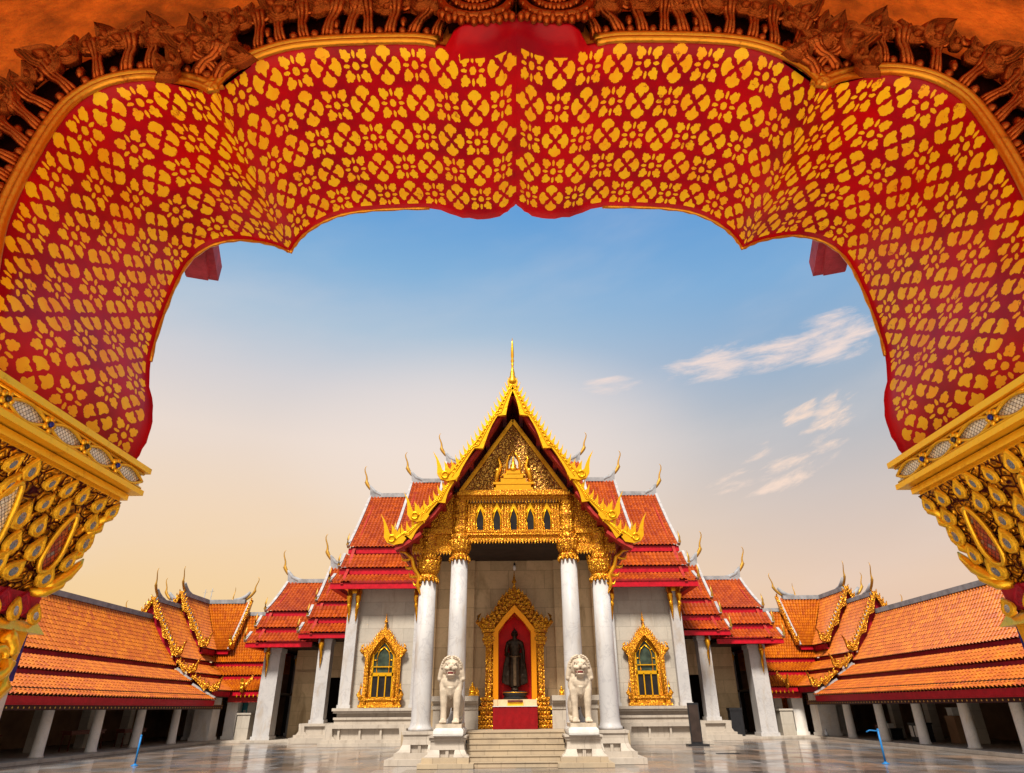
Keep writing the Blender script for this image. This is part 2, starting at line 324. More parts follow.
# ------------------------------------------------------------------ mesh helpers
class MB:
    def __init__(s): s.v = []; s.f = []; s.sm = []; s.uv = {}; s.at = None
    def add(s, vs, fs, smooth=False, uvs=None):
        o = len(s.v); s.v += [tuple(p) for p in vs]
        for i, f in enumerate(fs):
            if uvs: s.uv[len(s.f)] = uvs[i]
            s.f.append([k+o for k in f]); s.sm.append(smooth)
        return s
    def bx(s, x0, x1, y0, y1, z0, z1):
        if x0 > x1: x0, x1 = x1, x0
        return s.add([(x0,y0,z0),(x1,y0,z0),(x1,y1,z0),(x0,y1,z0),(x0,y0,z1),(x1,y0,z1),(x1,y1,z1),(x0,y1,z1)],
                     [(0,3,2,1),(4,5,6,7),(0,1,5,4),(1,2,6,5),(2,3,7,6),(3,0,4,7)])
    def prism(s, poly, fn, t0, t1, smooth=False):
        n = len(poly)
        return s.add([fn(a, b, t0) for a, b in poly]+[fn(a, b, t1) for a, b in poly],
                     [list(range(n)), list(range(2*n-1, n-1, -1))]+[(i, i+n, (i+1) % n+n, (i+1) % n) for i in range(n)], smooth)
    def beam(s, p0, p1, w, h, up=(0, 0, 1)):
        p0, p1 = Vector(p0), Vector(p1); d = (p1-p0).normalized(); sd = d.cross(Vector(up)).normalized(); u = sd.cross(d)
        vs = []
        for p in (p0, p1):
            for a, b in ((-1,-1),(1,-1),(1,1),(-1,1)): vs.append(p+sd*a*w/2+u*b*h/2)
        return s.add(vs, [(0,1,2,3),(7,6,5,4),(0,4,5,1),(1,5,6,2),(2,6,7,3),(3,7,4,0)])
    def tube(s, path, radii, n=8, flat=1.0, up=(0, 0, 1), cap=True, smooth=True):
        path = [Vector(p) for p in path]; vs = []; up = Vector(up)
        if not hasattr(radii, '__len__'): radii = [radii]*len(path)
        for i, p in enumerate(path):
            d = (path[min(i+1, len(path)-1)]-path[max(i-1, 0)]).normalized()
            sd = d.cross(up)
            if sd.length < 1e-3: sd = d.cross(Vector((1, 0.1, 0)))
            sd.normalize(); u = sd.cross(d)
            for k in range(n):
                a = 2*pi*k/n; vs.append(p+sd*cos(a)*radii[i]+u*sin(a)*radii[i]*flat)
        fs = [(i*n+k, i*n+(k+1) % n, (i+1)*n+(k+1) % n, (i+1)*n+k) for i in range(len(path)-1) for k in range(n)]
        if cap: fs += [list(range(n))[::-1], list(range((len(path)-1)*n, len(path)*n))]
        return s.add(vs, fs, smooth)
    def lathe(s, prof, c, n=24, mod=None, smooth=True, sq=None):
        vs = []
        for i, (r, z) in enumerate(prof):
            for k in range(n):
                a = 2*pi*k/n; rr = r*(mod(i, a) if mod else 1.0)
                if sq: rr *= 1/max(abs(cos(a+sq)), abs(sin(a+sq)))
                vs.append((c[0]+rr*cos(a), c[1]+rr*sin(a), c[2]+z))
        fs = [(i*n+k, i*n+(k+1) % n, (i+1)*n+(k+1) % n, (i+1)*n+k) for i in range(len(prof)-1) for k in range(n)]
        fs += [list(range(n))[::-1], list(range((len(prof)-1)*n, len(prof)*n))]
        return s.add(vs, fs, smooth)
    def ell(s, c, r, M3=None, nu=14, nv=9):
        vs = []; c = Vector(c)
        for j in range(nv+1):
            p = pi*j/nv
            for k in range(nu):
                a = 2*pi*k/nu; q = Vector((r[0]*sin(p)*cos(a), r[1]*sin(p)*sin(a), r[2]*cos(p)))
                if M3: q = M3 @ q
                vs.append(c+q)
        return s.add(vs, [(j*nu+k, (j+1)*nu+k, (j+1)*nu+(k+1) % nu, j*nu+(k+1) % nu) for j in range(nv) for k in range(nu)], True)
    def build(s, name, m, parent=None, label=None):
        me = bpy.data.meshes.new(name); me.from_pydata(s.v, [], s.f)
        me.polygons.foreach_set('use_smooth', s.sm)
        if s.uv:
            ul = me.uv_layers.new(name='UVMap').data
            for p in me.polygons:
                u = s.uv.get(p.index)
                if u:
                    for li, q in zip(p.loop_indices, u): ul[li].uv = q
        bm = bmesh.new(); bm.from_mesh(me)
        if not s.uv: bmesh.ops.recalc_face_normals(bm, faces=bm.faces)
        bm.to_mesh(me); bm.free()
        if s.at:
            at = me.attributes.new('plain', 'FLOAT', 'POINT')
            at.data.foreach_set('value', s.at)
        mats = m if isinstance(m, (list, tuple)) else [m]
        for q in mats: me.materials.append(M[q] if isinstance(q, str) else q)
        o = bpy.data.objects.new(name, me); COL.objects.link(o)
        if parent is not None:
            o.parent = parent
            if parent.type == 'EMPTY': o.location = -parent.location
        if label: o['label'] = label
        return o
def child(name, me, parent, mtx):                      # another object showing a mesh that exists already (mtx in world space)
    o = bpy.data.objects.new(name, me); COL.objects.link(o); o.parent = parent
    o.matrix_local = (Matrix.Translation(-parent.location) if parent.type == 'EMPTY' else Matrix.Identity(4)) @ mtx
    return o
def thing(name, label, cat, loc=(0, 0, 0), group=None):
    o = bpy.data.objects.new(name, None); COL.objects.link(o); o.location = loc
    o['label'] = label; o['category'] = cat
    if group: o['group'] = group
    return o
def tag(o, label, cat, group=None):
    o['label'] = label; o['category'] = cat
    if group: o['group'] = group
    return o
def struct(o): o['kind'] = 'structure'; return o
def copy_tree(o, parent=None):
    c = o.copy(); COL.objects.link(c)
    if parent is not None: c.parent = parent
    for ch in list(o.children): copy_tree(ch, c)
    return c

def tile_patch(mb, A, B, D, Cc, pitch=0.27, row=0.34, h=0.10, sag=0.0, stp=0.022):
    A, B, D, Cc = map(Vector, (A, B, D, Cc))
    nu = max(2, round(max((B-A).length, (Cc-D).length)/pitch)); nv = max(1, round(((D-A).length+(Cc-B).length)/2/row))
    nrm = (B-A if (B-A).length > .01 else Cc-D).cross(D-A).normalized()
    if nrm.z < 0: nrm = -nrm
    prof = (0.0, 0.72, 1.0, 0.72); vs = []; nc = nu*4+1
    for j in range(nv):
        for e in (0, 1):
            t = (j+e)/nv; P = A.lerp(D, t); Q = B.lerp(Cc, t); sg = -sag*4*t*(1-t)
            for i in range(nc):
                vs.append(P.lerp(Q, i/(nc-1))+nrm*(h*prof[i % 4]+e*stp+sg))
    fs = []; us = []
    for rr in range(nv*2-1):
        for i in range(nc-1):
            a = rr*nc+i; fs.append((a, a+1, a+nc+1, a+nc))
            v0 = rr*0.5+0.01 if rr % 2 == 0 else (rr+1)/2+0.02; v1 = v0+0.4 if rr % 2 == 0 else v0
            u0 = (i+2)/4.0; us.append(((u0, v0), (u0+.24, v0), (u0+.24, v1), (u0, v1)))
    return mb.add(vs, fs, False, us)

def flame(base, h, w, lean=0.0):
    """outline of a small leaf flame standing on base=(a,b)"""
    a, b = base
    pts = [(-.5, 0), (.5, 0), (.55, .22), (.34, .5), (.12+lean*.5, .72), (lean, 1.0), (-.12+lean*.5, .62), (-.38, .42), (-.58, .2)]
    return [(a+p[0]*w, b+p[1]*h) for p in pts]

def chofa(mb, origin, s, d=(-1, 0, 0), thin=1.0):
    """slender horn finial: d is the horizontal direction it points, out of the roof's end"""
    o = Vector(origin); d = Vector(d); z = Vector((0, 0, 1))
    pts = [(-.42, -.16, .11), (-.22, -.06, .12), (-.05, .10, .125), (.06, .30, .12), (.10, .46, .135), (.19, .52, .05), (.10, .56, .10), (.05, .68, .075), (.02, .85, .06), (.03, 1.05, .05), (.05, 1.22, .045), (.03, 1.38, .036), (-.05, 1.52, .026), (-.14, 1.58, .01)]
    main = [(p[0]+.30*max(0, p[1]), p[1], p[2]) for i, p in enumerate(pts) if i != 5]
    mb.tube([o+d*p[0]*s+z*p[1]*s for p in main], [p[2]*s*.85*thin for p in main], 8, 0.7, up=d.cross(z))
    mb.tube([o+d*.19*s+z*.44*s, o+d*.30*s+z*.50*s, o+d*.39*s+z*.49*s], [.07*s, .05*s, .008*s], 6, 0.7, up=d.cross(z))
XZ = lambda a, b, t: (a, t, b)
YZ = lambda a, b, t: (t, a, b)
XY = lambda a, b, t: (a, b, t)
# ================================================================== SETTING
g = MB(); g.add([(-900, -60, 0), (900, -60, 0), (900, 1500, 0), (-900, 1500, 0)], [(0, 1, 2, 3)])
struct(g.build('courtyard_ground', 'paving'))
g = MB(); g.bx(-5.5, 5.5, -7, 4.6, 0.004, 0.4); struct(g.build('gate_floor', 'pale_floor'))
for s in (-1, 1):
    g = MB(); g.prism([(s*20.75, 6), (s*33, 6), (s*33, 62), (s*14, 62), (s*14, 49.0), (s*20.75, 49.0)], XY, 0.004, 0.15)
    struct(g.build('gallery_pavement', 'plinth'))

# ================================================================== FINIALS, BARGEBOARDS
def barge(parent, path, fn, t0, t1, mname, width, tooth, ntooth, wave=2, name='bargeboard', hook=1.0):
    """flame-edged board along a sloping 2-D path (outer edge); path runs downhill, a grows outwards. Ends in an upswept naga hook."""
    mb = MB(); P = [Vector(p) for p in path]
    L = [0]
    for p, q in zip(P, P[1:]): L.append(L[-1]+(q-p).length)
    def at(s):
        for i in range(len(P)-1):
            if s <= L[i+1] or i == len(P)-2:
                k = (s-L[i])/(L[i+1]-L[i]); return P[i].lerp(P[i+1], k), (P[i+1]-P[i]).normalized()
    sg = 1 if P[-1].x > P[0].x else -1
    n = 26; up = []; lo = []
    for i in range(n+1):
        s = L[-1]*i/n; p, d = at(s); nr = Vector((-d.y, d.x))*sg
        if nr.y < 0: nr = -nr
        ph = (s/L[-1]*wave) % 1.0
        wd = width*(0.42+0.85*ph**2.0*(1 if ph < .93 else .45))
        up.append(p); lo.append(p-nr*wd)
    mb.prism([tuple(p) for p in up]+[tuple(p) for p in reversed(lo)], fn, t0, t1)
    for i in range(ntooth):
        s = L[-1]*(i+.5)/ntooth; p, d = at(s); w = L[-1]/ntooth; nr = Vector((-d.y, d.x))*sg
        if nr.y < 0: nr = -nr
        vdir = (nr*.55+Vector((0, 1))*.75).normalized()
        q = [(-.50, -.25), (.30, -.25), (.34, .20), (.22, .5), (-.05, 1.0), (-.06, .5), (-.20, .22)]
        mb.prism([tuple(p+d*a*w+vdir*b*tooth) for a, b in q], fn, t0+(t1-t0)*.15, t1-(t1-t0)*.15)
    tq = t0-.02 if abs(t0) < abs(t1) else t0-.02
    for f_, rr in ((.14, .05), (.50, .035)):
        mb.tube([fn(*(u+(l-u)*f_), t0-.01*(1 if t1 > t0 else -1)) for u, l in zip(up, lo)], rr*width/.5, 6, up=(0, 1, .3))
    for i in range(1, n, 1):
        c = up[i].lerp(lo[i], .32); a_ = fn(c.x, c.y, t0-.015*(1 if t1 > t0 else -1)); mb.ell(a_, (.055*width/.5,)*3, nu=8, nv=5)
    o = mb.build(name, mname, parent)
    if hook:
        h = MB(); e = P[-1]; k = hook
        q = [(-.62, -.04), (-.45, -.30), (0, -.38), (.36, -.26), (.54, .02), (.55, .40), (.62, .80), (.80, 1.25), (.54, .86), (.38, .52), (.27, .22), (.15, .14), (.16, .42), (.20, .70), (.02, .48), (-.06, .22), (-.14, .14), (-.16, .36), (-.26, .52), (-.28, .22), (-.42, .10)]
        h.prism([(e.x+sg*a*k, e.y+b*k) for a, b in q], fn, t0-.03, t1+.03)
        ring = [(e.x+sg*(.12+.17*cos(v))*k, e.y+(-.06+.17*sin(v))*k) for v in [2*pi*i/10 for i in range(11)]]
        tf = t0-.06 if abs(t0) < abs(t1) else t0-.06
        h.tube([fn(a, b, tf) for a, b in ring], .05*k, 6, cap=False)
        h.build('naga_hook', mname, o)
    return o

# ================================================================== FOREGROUND GATE
FAR, NEAR = 2.67, 1.717
half = [(0, 2.515), (.03, 2.50), (.09, 2.462), (.18, 2.445), (.30, 2.455), (.42, 2.485), (.62, 2.485), (.80, 2.475), (.93, 2.455), (1.02, 2.42), (1.10, 2.365),
        (1.16, 2.30), (1.195, 2.235), (1.212, 2.185), (1.235, 2.200), (1.30, 2.232), (1.39, 2.257), (1.50, 2.272), (1.60, 2.255), (1.68, 2.21), (1.745, 2.12), (1.775, 2.00),
        (1.785, 1.85), (1.782, 1.68), (1.765, 1.52), (1.735, 1.38), (1.71, 1.26), (1.705, 1.15), (1.72, 1.05), (1.74, .97)]
half = [(x+.03*max(0, min(1, (1.95-z)/.45)) if x > 1.6 else x, z) for x, z in half]
def dens(pts, n=3):
    out = []
    for i in range(len(pts)-1):
        p0 = Vector(pts[max(i-1, 0)]); p1 = Vector(pts[i]); p2 = Vector(pts[i+1]); p3 = Vector(pts[min(i+2, len(pts)-1)])
        sharp = lambda k: k in (0, 13)
        if sharp(i): p0 = p1
        if sharp(i+1): p3 = p2
        for j in range(n):
            t = j/n
            out.append(0.5*((2*p1)+(p2-p0)*t+(2*p0-5*p1+4*p2-p3)*t*t+(3*p1-p0-3*p2+p3)*t**3))
    return out+[Vector(pts[-1])]
hp = dens(half)
harc = [0]
for p, q in zip(hp, hp[1:]): harc.append(harc[-1]+(q-p).length)
def W(p, s=1, dz=EYE): return (s*p[0], p[1]+dz)

gate = thing('gate_arch', 'scalloped red archway with gold stencilled flowers that frames the whole view', 'gateway', (0, 2.2, 0.4))
# wall with the opening cut out
opening = [W((p.x+.03, p.y+.03), -1) for p in reversed(hp)] + [W((p.x+.03, p.y+.03), 1) for p in hp[1:]]
poly = [(-5, .404), (-2.45, .404), (-2.45, EYE+.9), (-1.78, EYE+.95)] + opening + [(1.78, EYE+.95), (2.45, EYE+.9), (2.45, .404), (5, .404), (5, 5.6), (-5, 5.6)]
g = MB(); g.prism(poly, XZ, NEAR, FAR-.01); g.build('wall', 'gate_wall', gate)
for s in (-1, 1):
    g = MB(); g.bx(s*4.6, s*5.0, -1.2, NEAR-.004, .404, 5.6); g.build('unseen_side_wall', 'gate_wall', gate)  # unseen, added with the ceiling to keep sun off the arch wall
g = MB(); g.bx(-5.0, 5.0, -1.2, FAR+.6, 5.604, 5.8); g.build('porch_ceiling', 'gate_wall', gate)  # unseen, added to block sun from the arch wall; short so floor stays sunlit
# stencilled soffit: one sheet with thickness, slightly swollen between its edges
CU, CVV = .128, .192
for s in (-1, 1):
    mb = MB(); ny = 12; vs = []; plain = []
    N = len(hp)
    nrm = []
    for i in range(N):
        d = (hp[min(i+1, N-1)]-hp[max(i-1, 0)]).normalized(); nrm.append(Vector((-d.y, d.x)))   # towards the wall (up / out)
    for i in range(N):
        if nrm[i].y < 0 and hp[i].y > 1.6 and i < 40: nrm[i] = -nrm[i]
    for lay in (0, 1):
        for i in range(N):
            for j in range(ny+1):
                t = j/ny
                y0 = NEAR-.012; y1 = FAR+.015
                if hp[i].x < .30: y0 = NEAR-.10*min(1, (.30-hp[i].x)/.06)-.012
                c = abs(hp[i].x); lobe = 0
                if c < .42: lobe = .036*sqrt(max(0, 1-((c-.21)/.21)**2))+.012*abs(sin(c*48))*(c > .03)
                z = hp[i].y
                if z < 1.36: lobe = .045*sqrt(max(0, 1-((z-1.16)/.20)**2))+.010*abs(sin(z*55))
                y1 += lobe
                y = y0+(y1-y0)*t
                p = hp[i]+nrm[i]*(.022*lay)
                vs.append((s*p.x, y, p.y+EYE))
                plain.append(1.0 if (y > FAR+.012 or y < NEAR-.013) else 0.0)
    B = N*(ny+1); fs = []; us = []
    for i in range(N-1):
        for j in range(ny):
            a = i*(ny+1)+j; f = (a, a+1, a+ny+2, a+ny+1)
            fs.append(f); us.append([(max(.02, harc[i+(1 if k >= 2 else 0)]/CU-.10) + (0 if s > 0 else 51), (vs[q][1]-NEAR+.01)/CVV) for k, q in enumerate(f)])
            f2 = tuple(B+q for q in f[::-1]); fs.append(f2); us.append([(0, 0)]*4)
    for i in range(N-1):
        for j in (0, ny):
            a = i*(ny+1)+j; fs.append((a, a+ny+1, B+a+ny+1, B+a)); us.append([(0, 0)]*4)
    mb.add(vs, fs, True, us); mb.at = plain
    o = mb.build('stencilled_soffit', 'lacquer', gate)
# thin gilt trim along the far edge
for s in (-1, 1):
    path = [(s*p.x, FAR+.012, p.y+EYE) for p in hp if (p.x > .46 and p.y > 1.5)]
    g = MB(); g.tube(path, [.0105+.003*sin(i*2.3) for i in range(len(path))], 6, up=(0, 1, 0)); g.build('edge_trim', 'molding_gold', gate)
# near edge: gilt molding, flat strip blackened as gap shade, carved ribs, carved leaves
CUSP = harc[39]
def offs(i, d): return hp[i]+nrm[i]*d
near_i = [i for i in range(len(hp)) if hp[i].x > .315]
for s in (-1, 1):
    mold = MB()
    for off, y, r in ((.006, NEAR-.022, .015), (.034, NEAR-.018, .019), (.060, NEAR-.006, .011)):
        mold.tube([(s*offs(i, off).x, y, offs(i, off).y+EYE) for i in near_i], r, 8, up=(0, 1, 0))
    mo = mold.build('gilt_molding', 'molding_gold', gate)
    shade_mb = MB(); a = near_i
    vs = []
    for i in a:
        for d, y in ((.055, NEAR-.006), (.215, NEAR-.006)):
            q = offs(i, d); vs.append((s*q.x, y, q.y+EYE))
    shade_mb.add(vs, [(2*k, 2*k+1, 2*k+3, 2*k+2) for k in range(len(a)-1)]); shade_mb.build('shade_backing', 'painted_shade', gate)
    # positions by arc length along the offset curve (keeps the elements evenly spaced round the foils)
    rib = MB(); rnd = random.Random(5); smax = harc[-1]; sl = harc[near_i[0]]+.02
    def pos(sv):
        for i in range(len(hp)-1):
            if harc[i+1] >= sv:
                k = (sv-harc[i])/(harc[i+1]-harc[i]); return hp[i].lerp(hp[i+1], k), (hp[i+1]-hp[i]).normalized(), nrm[i].lerp(nrm[i+1], k).normalized()
        return hp[-1], (hp[-1]-hp[-2]).normalized(), nrm[-1]
    k = 0
    while sl < smax-.4:
        p, d, nn = pos(sl); lean = .016+.016*sin(k*1.7)
        w = .0115+.003*rnd.random(); nr = 3
        for e in (-1, 0, 1):                              # each rib is a fluted blade of three rounded ridges
            pts = []
            for q, (rad, yy) in enumerate(((.058, .000), (.080, .030), (.105, .046), (.135, .046), (.160, .060), (.182, .086))):
                c = p+nn*rad+d*(-lean*q/2+.004*sin(k+q)+e*(.0115+.0025*abs(q-2))); pts.append((s*c.x, NEAR-yy-(.006 if e == 0 else 0), c.y+EYE))
            rib.tube(pts, [w*1.0, w*.85, w*.7, w*.8, w*1.0, w*1.2], 6, 1.5, up=(0, 1, 0))
        c = p+nn*.072+d*.043; rib.ell((s*c.x, NEAR-.018, c.y+EYE), (.020, .02, .020), nu=10, nv=6)
        if k % 3 == 1:
            c = p+nn*.115+d*.043; rib.ell((s*c.x, NEAR-.028, c.y+EYE), (.017, .022, .028), nu=10, nv=6)
        for u in range(2):
            pts = []; ox = .172+.040*u; sgn = 1 if (k+u) % 2 else -1
            for q in range(8):
                v = q/7*5.2; rr = .028*(1-q/10); c = p+nn*(ox+rr*cos(v))+d*(.030*sgn+sgn*rr*sin(v)); pts.append((s*c.x, NEAR-.045-.016*u-.004*q, c.y+EYE))
            rib.tube(pts, [.013, .013, .012, .011, .010, .009, .008, .006], 6)
        sl += .082+.010*rnd.random(); k += 1
        if abs(sl-CUSP) < .035: sl = CUSP+.04
    ro = rib.build('carved_ribs', 'gold_red_lit', gate)

def petal(depth=.35, nseg=26, curl=0.15, rings=None):
    """a pointed leaf, tip up (z), bulging to -y: raised rim, groove, and a seat for a mirror. Returns (leaf MB, mirror MB); unit height."""
    def out(t):                     # half outline, t 0..1 from foot to tip
        w = .40*sin(pi*min(1, (t*.92+.10)))**.8*(1-.55*t**2.2)+.018*sin(t*26)*(1-t); return w, t
    prof = [out(i/12) for i in range(13)]; prof[-1] = (0.0, 1.0)
    ol = [(w+curl*(z**2), z) for w, z in prof]+[(-w+curl*(z**2), z) for w, z in reversed(prof[:-1])]
    cx, cz = curl*.12, .36
    rings = rings or [(1.0, 0), (.97, .55), (.86, .95), (.72, .60), (.62, .42), (.50, .78), (.42, .80), (.36, .55)]
    mb = MB(); vs = []; n = len(ol)
    for k, h in rings:
        for a, b in ol: vs.append((cx+(a-cx)*k, -depth*h, cz+(b-cz)*k))
    fs = [(r*n+i, r*n+(i+1) % n, (r+1)*n+(i+1) % n, (r+1)*n+i) for r in range(len(rings)-1) for i in range(n)]
    fs.append([(len(rings)-1)*n+i for i in range(n)])
    mb.add(vs, fs, True)
    mi = MB(); e = [(cx+.155*cos(v), -depth*.80, cz+.03+.20*sin(v)) for v in [2*pi*i/16 for i in range(16)]]
    mi.add(e+[(cx, -depth*.98, cz+.03)], [(i, (i+1) % 16, 16) for i in range(16)], True)
    return mb, mi
pl, pm = petal(.34, curl=.30, rings=[(1.0, 0), (.97, .50), (.90, .80), (.82, .45), (.74, .90), (.66, .60), (.57, 1.0), (.48, .55), (.38, .62), (.28, 1.05), (.14, 1.15)])
tmp = pl.build('carved_leaf', 'gold_red_lit'); leaf_me = tmp.data; bpy.data.objects.remove(tmp)
tmp = pm.build('mirror_inlay', 'mirror_dark'); mir_me = tmp.data; bpy.data.objects.remove(tmp)
pl, pm = petal(.36, curl=.10)
tmp = pl.build('lotus_petal', 'gold_near'); petal_me = tmp.data; bpy.data.objects.remove(tmp)
tmp = pm.build('mirror_inlay', 'mirror'); pmir_me = tmp.data; bpy.data.objects.remove(tmp)
pl, pm = petal(.30, curl=.05)
tmp = pl.build('red_neck_petal', 'maroon'); neck_me = tmp.data; bpy.data.objects.remove(tmp)
def orient(pos, up, front, sc, flip=1):
    z = Vector(up).normalized(); y = -Vector(front); y = (y-z*y.dot(z)).normalized(); x = y.cross(z)
    R = Matrix((x*flip, y, z)).transposed().to_4x4()
    if hasattr(sc, '__len__'): sm = Matrix.Diagonal((sc[0], sc[1], sc[2], 1))
    else: sm = Matrix.Diagonal((sc, sc, sc, 1))
    return Matrix.Translation(pos) @ R @ sm
rnd = random.Random(9)
for s in (-1, 1):
    sl = harc[near_i[0]]+.07; k = 0
    while sl < harc[-1]-.52:                              # clusters: a tall leaf with two curled side leaves and a small bud
        for (da, off, tw, h) in ((0.0, .172, -.25, .150), (-.045, .160, -1.1, .115), (.045, .152, .95, .120), (.075, .168, .3, .095), (.020, .145, -.6, .075), (-.030, .205, .5, .085)):
            sv = sl+da*(.9+.2*rnd.random())
            if abs(sv-CUSP) < .022: continue
            p, d, nn = pos(sv); tw2 = tw+.35*(rnd.random()-.5); h2 = h*(.9+.25*rnd.random())
            c = p+nn*(off+.008*rnd.random()); up = nn*.75-d*tw2; up3 = (s*up.x, -.30, up.y)
            m = orient((s*c.x, NEAR-.034-.014*rnd.random(), c.y+EYE), up3, (.35*s*sin(k*2.1+da*40), -1, -.4), (h2*.95, h2*1.15, h2), s if tw < 0 else -s)
            lf = child('carved_leaf', leaf_me, gate, m)
        sl += .128+.014*rnd.random(); k += 1
# scroll at the crown of the arch
for s in (-1, 1):
    sc = MB()
    for rr, r0, yy in ((.150, .020, .125), (.098, .017, .135), (.050, .014, .14)):
        pts = []
        for q in range(22):
            v = pi*(.86+q/21*1.25); pts.append((s*(.165+rr*.95*cos(v)), NEAR-yy, EYE+2.600+rr*.78*sin(v)))
        sc.tube(pts, r0, 8, 1.3, up=(0, 1, 0))
        for q in range(0, 22, 2): sc.ell((pts[q][0], pts[q][1]-.012, pts[q][2]-.012), (.013, .014, .016), nu=8, nv=5)
    for q in range(12):
        x = .018+q*.0255; z = 2.462-.035*sin(pi*min(1, x/.31))+.03
        sc.ell((s*x, NEAR-.125, EYE+z+.012*(q % 2)), (.018, .022, .018), nu=8, nv=5); sc.ell((s*(x+.012), NEAR-.118, EYE+z+.03), (.015, .018, .020), nu=8, nv=5)
    sc.build('crown_scroll', 'gold_red_lit', gate)
    h = MB(); h.bx(s*.004, s*.285, NEAR-.085, NEAR-.02, EYE+2.54, EYE+2.95); h.build('shade_backing', 'painted_shade', gate)  # block coloured near-black as the shade inside the scroll
# roof timbers of the gate that show beyond the arch
for s in (-1, 1):
    b = MB()
    pts = [(1.62, 2.66), (1.98, 2.66), (2.20, 2.32), (2.06, 2.30)]
    fn = lambda a, z, t: (s*a, t, EYE+z)
    q0 = Vector((s*1.86, 2.70, EYE+2.62)); q1 = Vector((s*2.07, 3.38, EYE+2.60))
    b.beam(q0, q1, .20, .12)
    b.beam(q0+Vector((0, 0, -.075)), q1+Vector((0, -.05, -.075)), .13, .05)
    b.beam((s*1.62, 2.98, EYE+2.63), (s*2.06, 2.98, EYE+2.63), .10, .07)
    b.build('roof_timber', 'timber_red', gate)

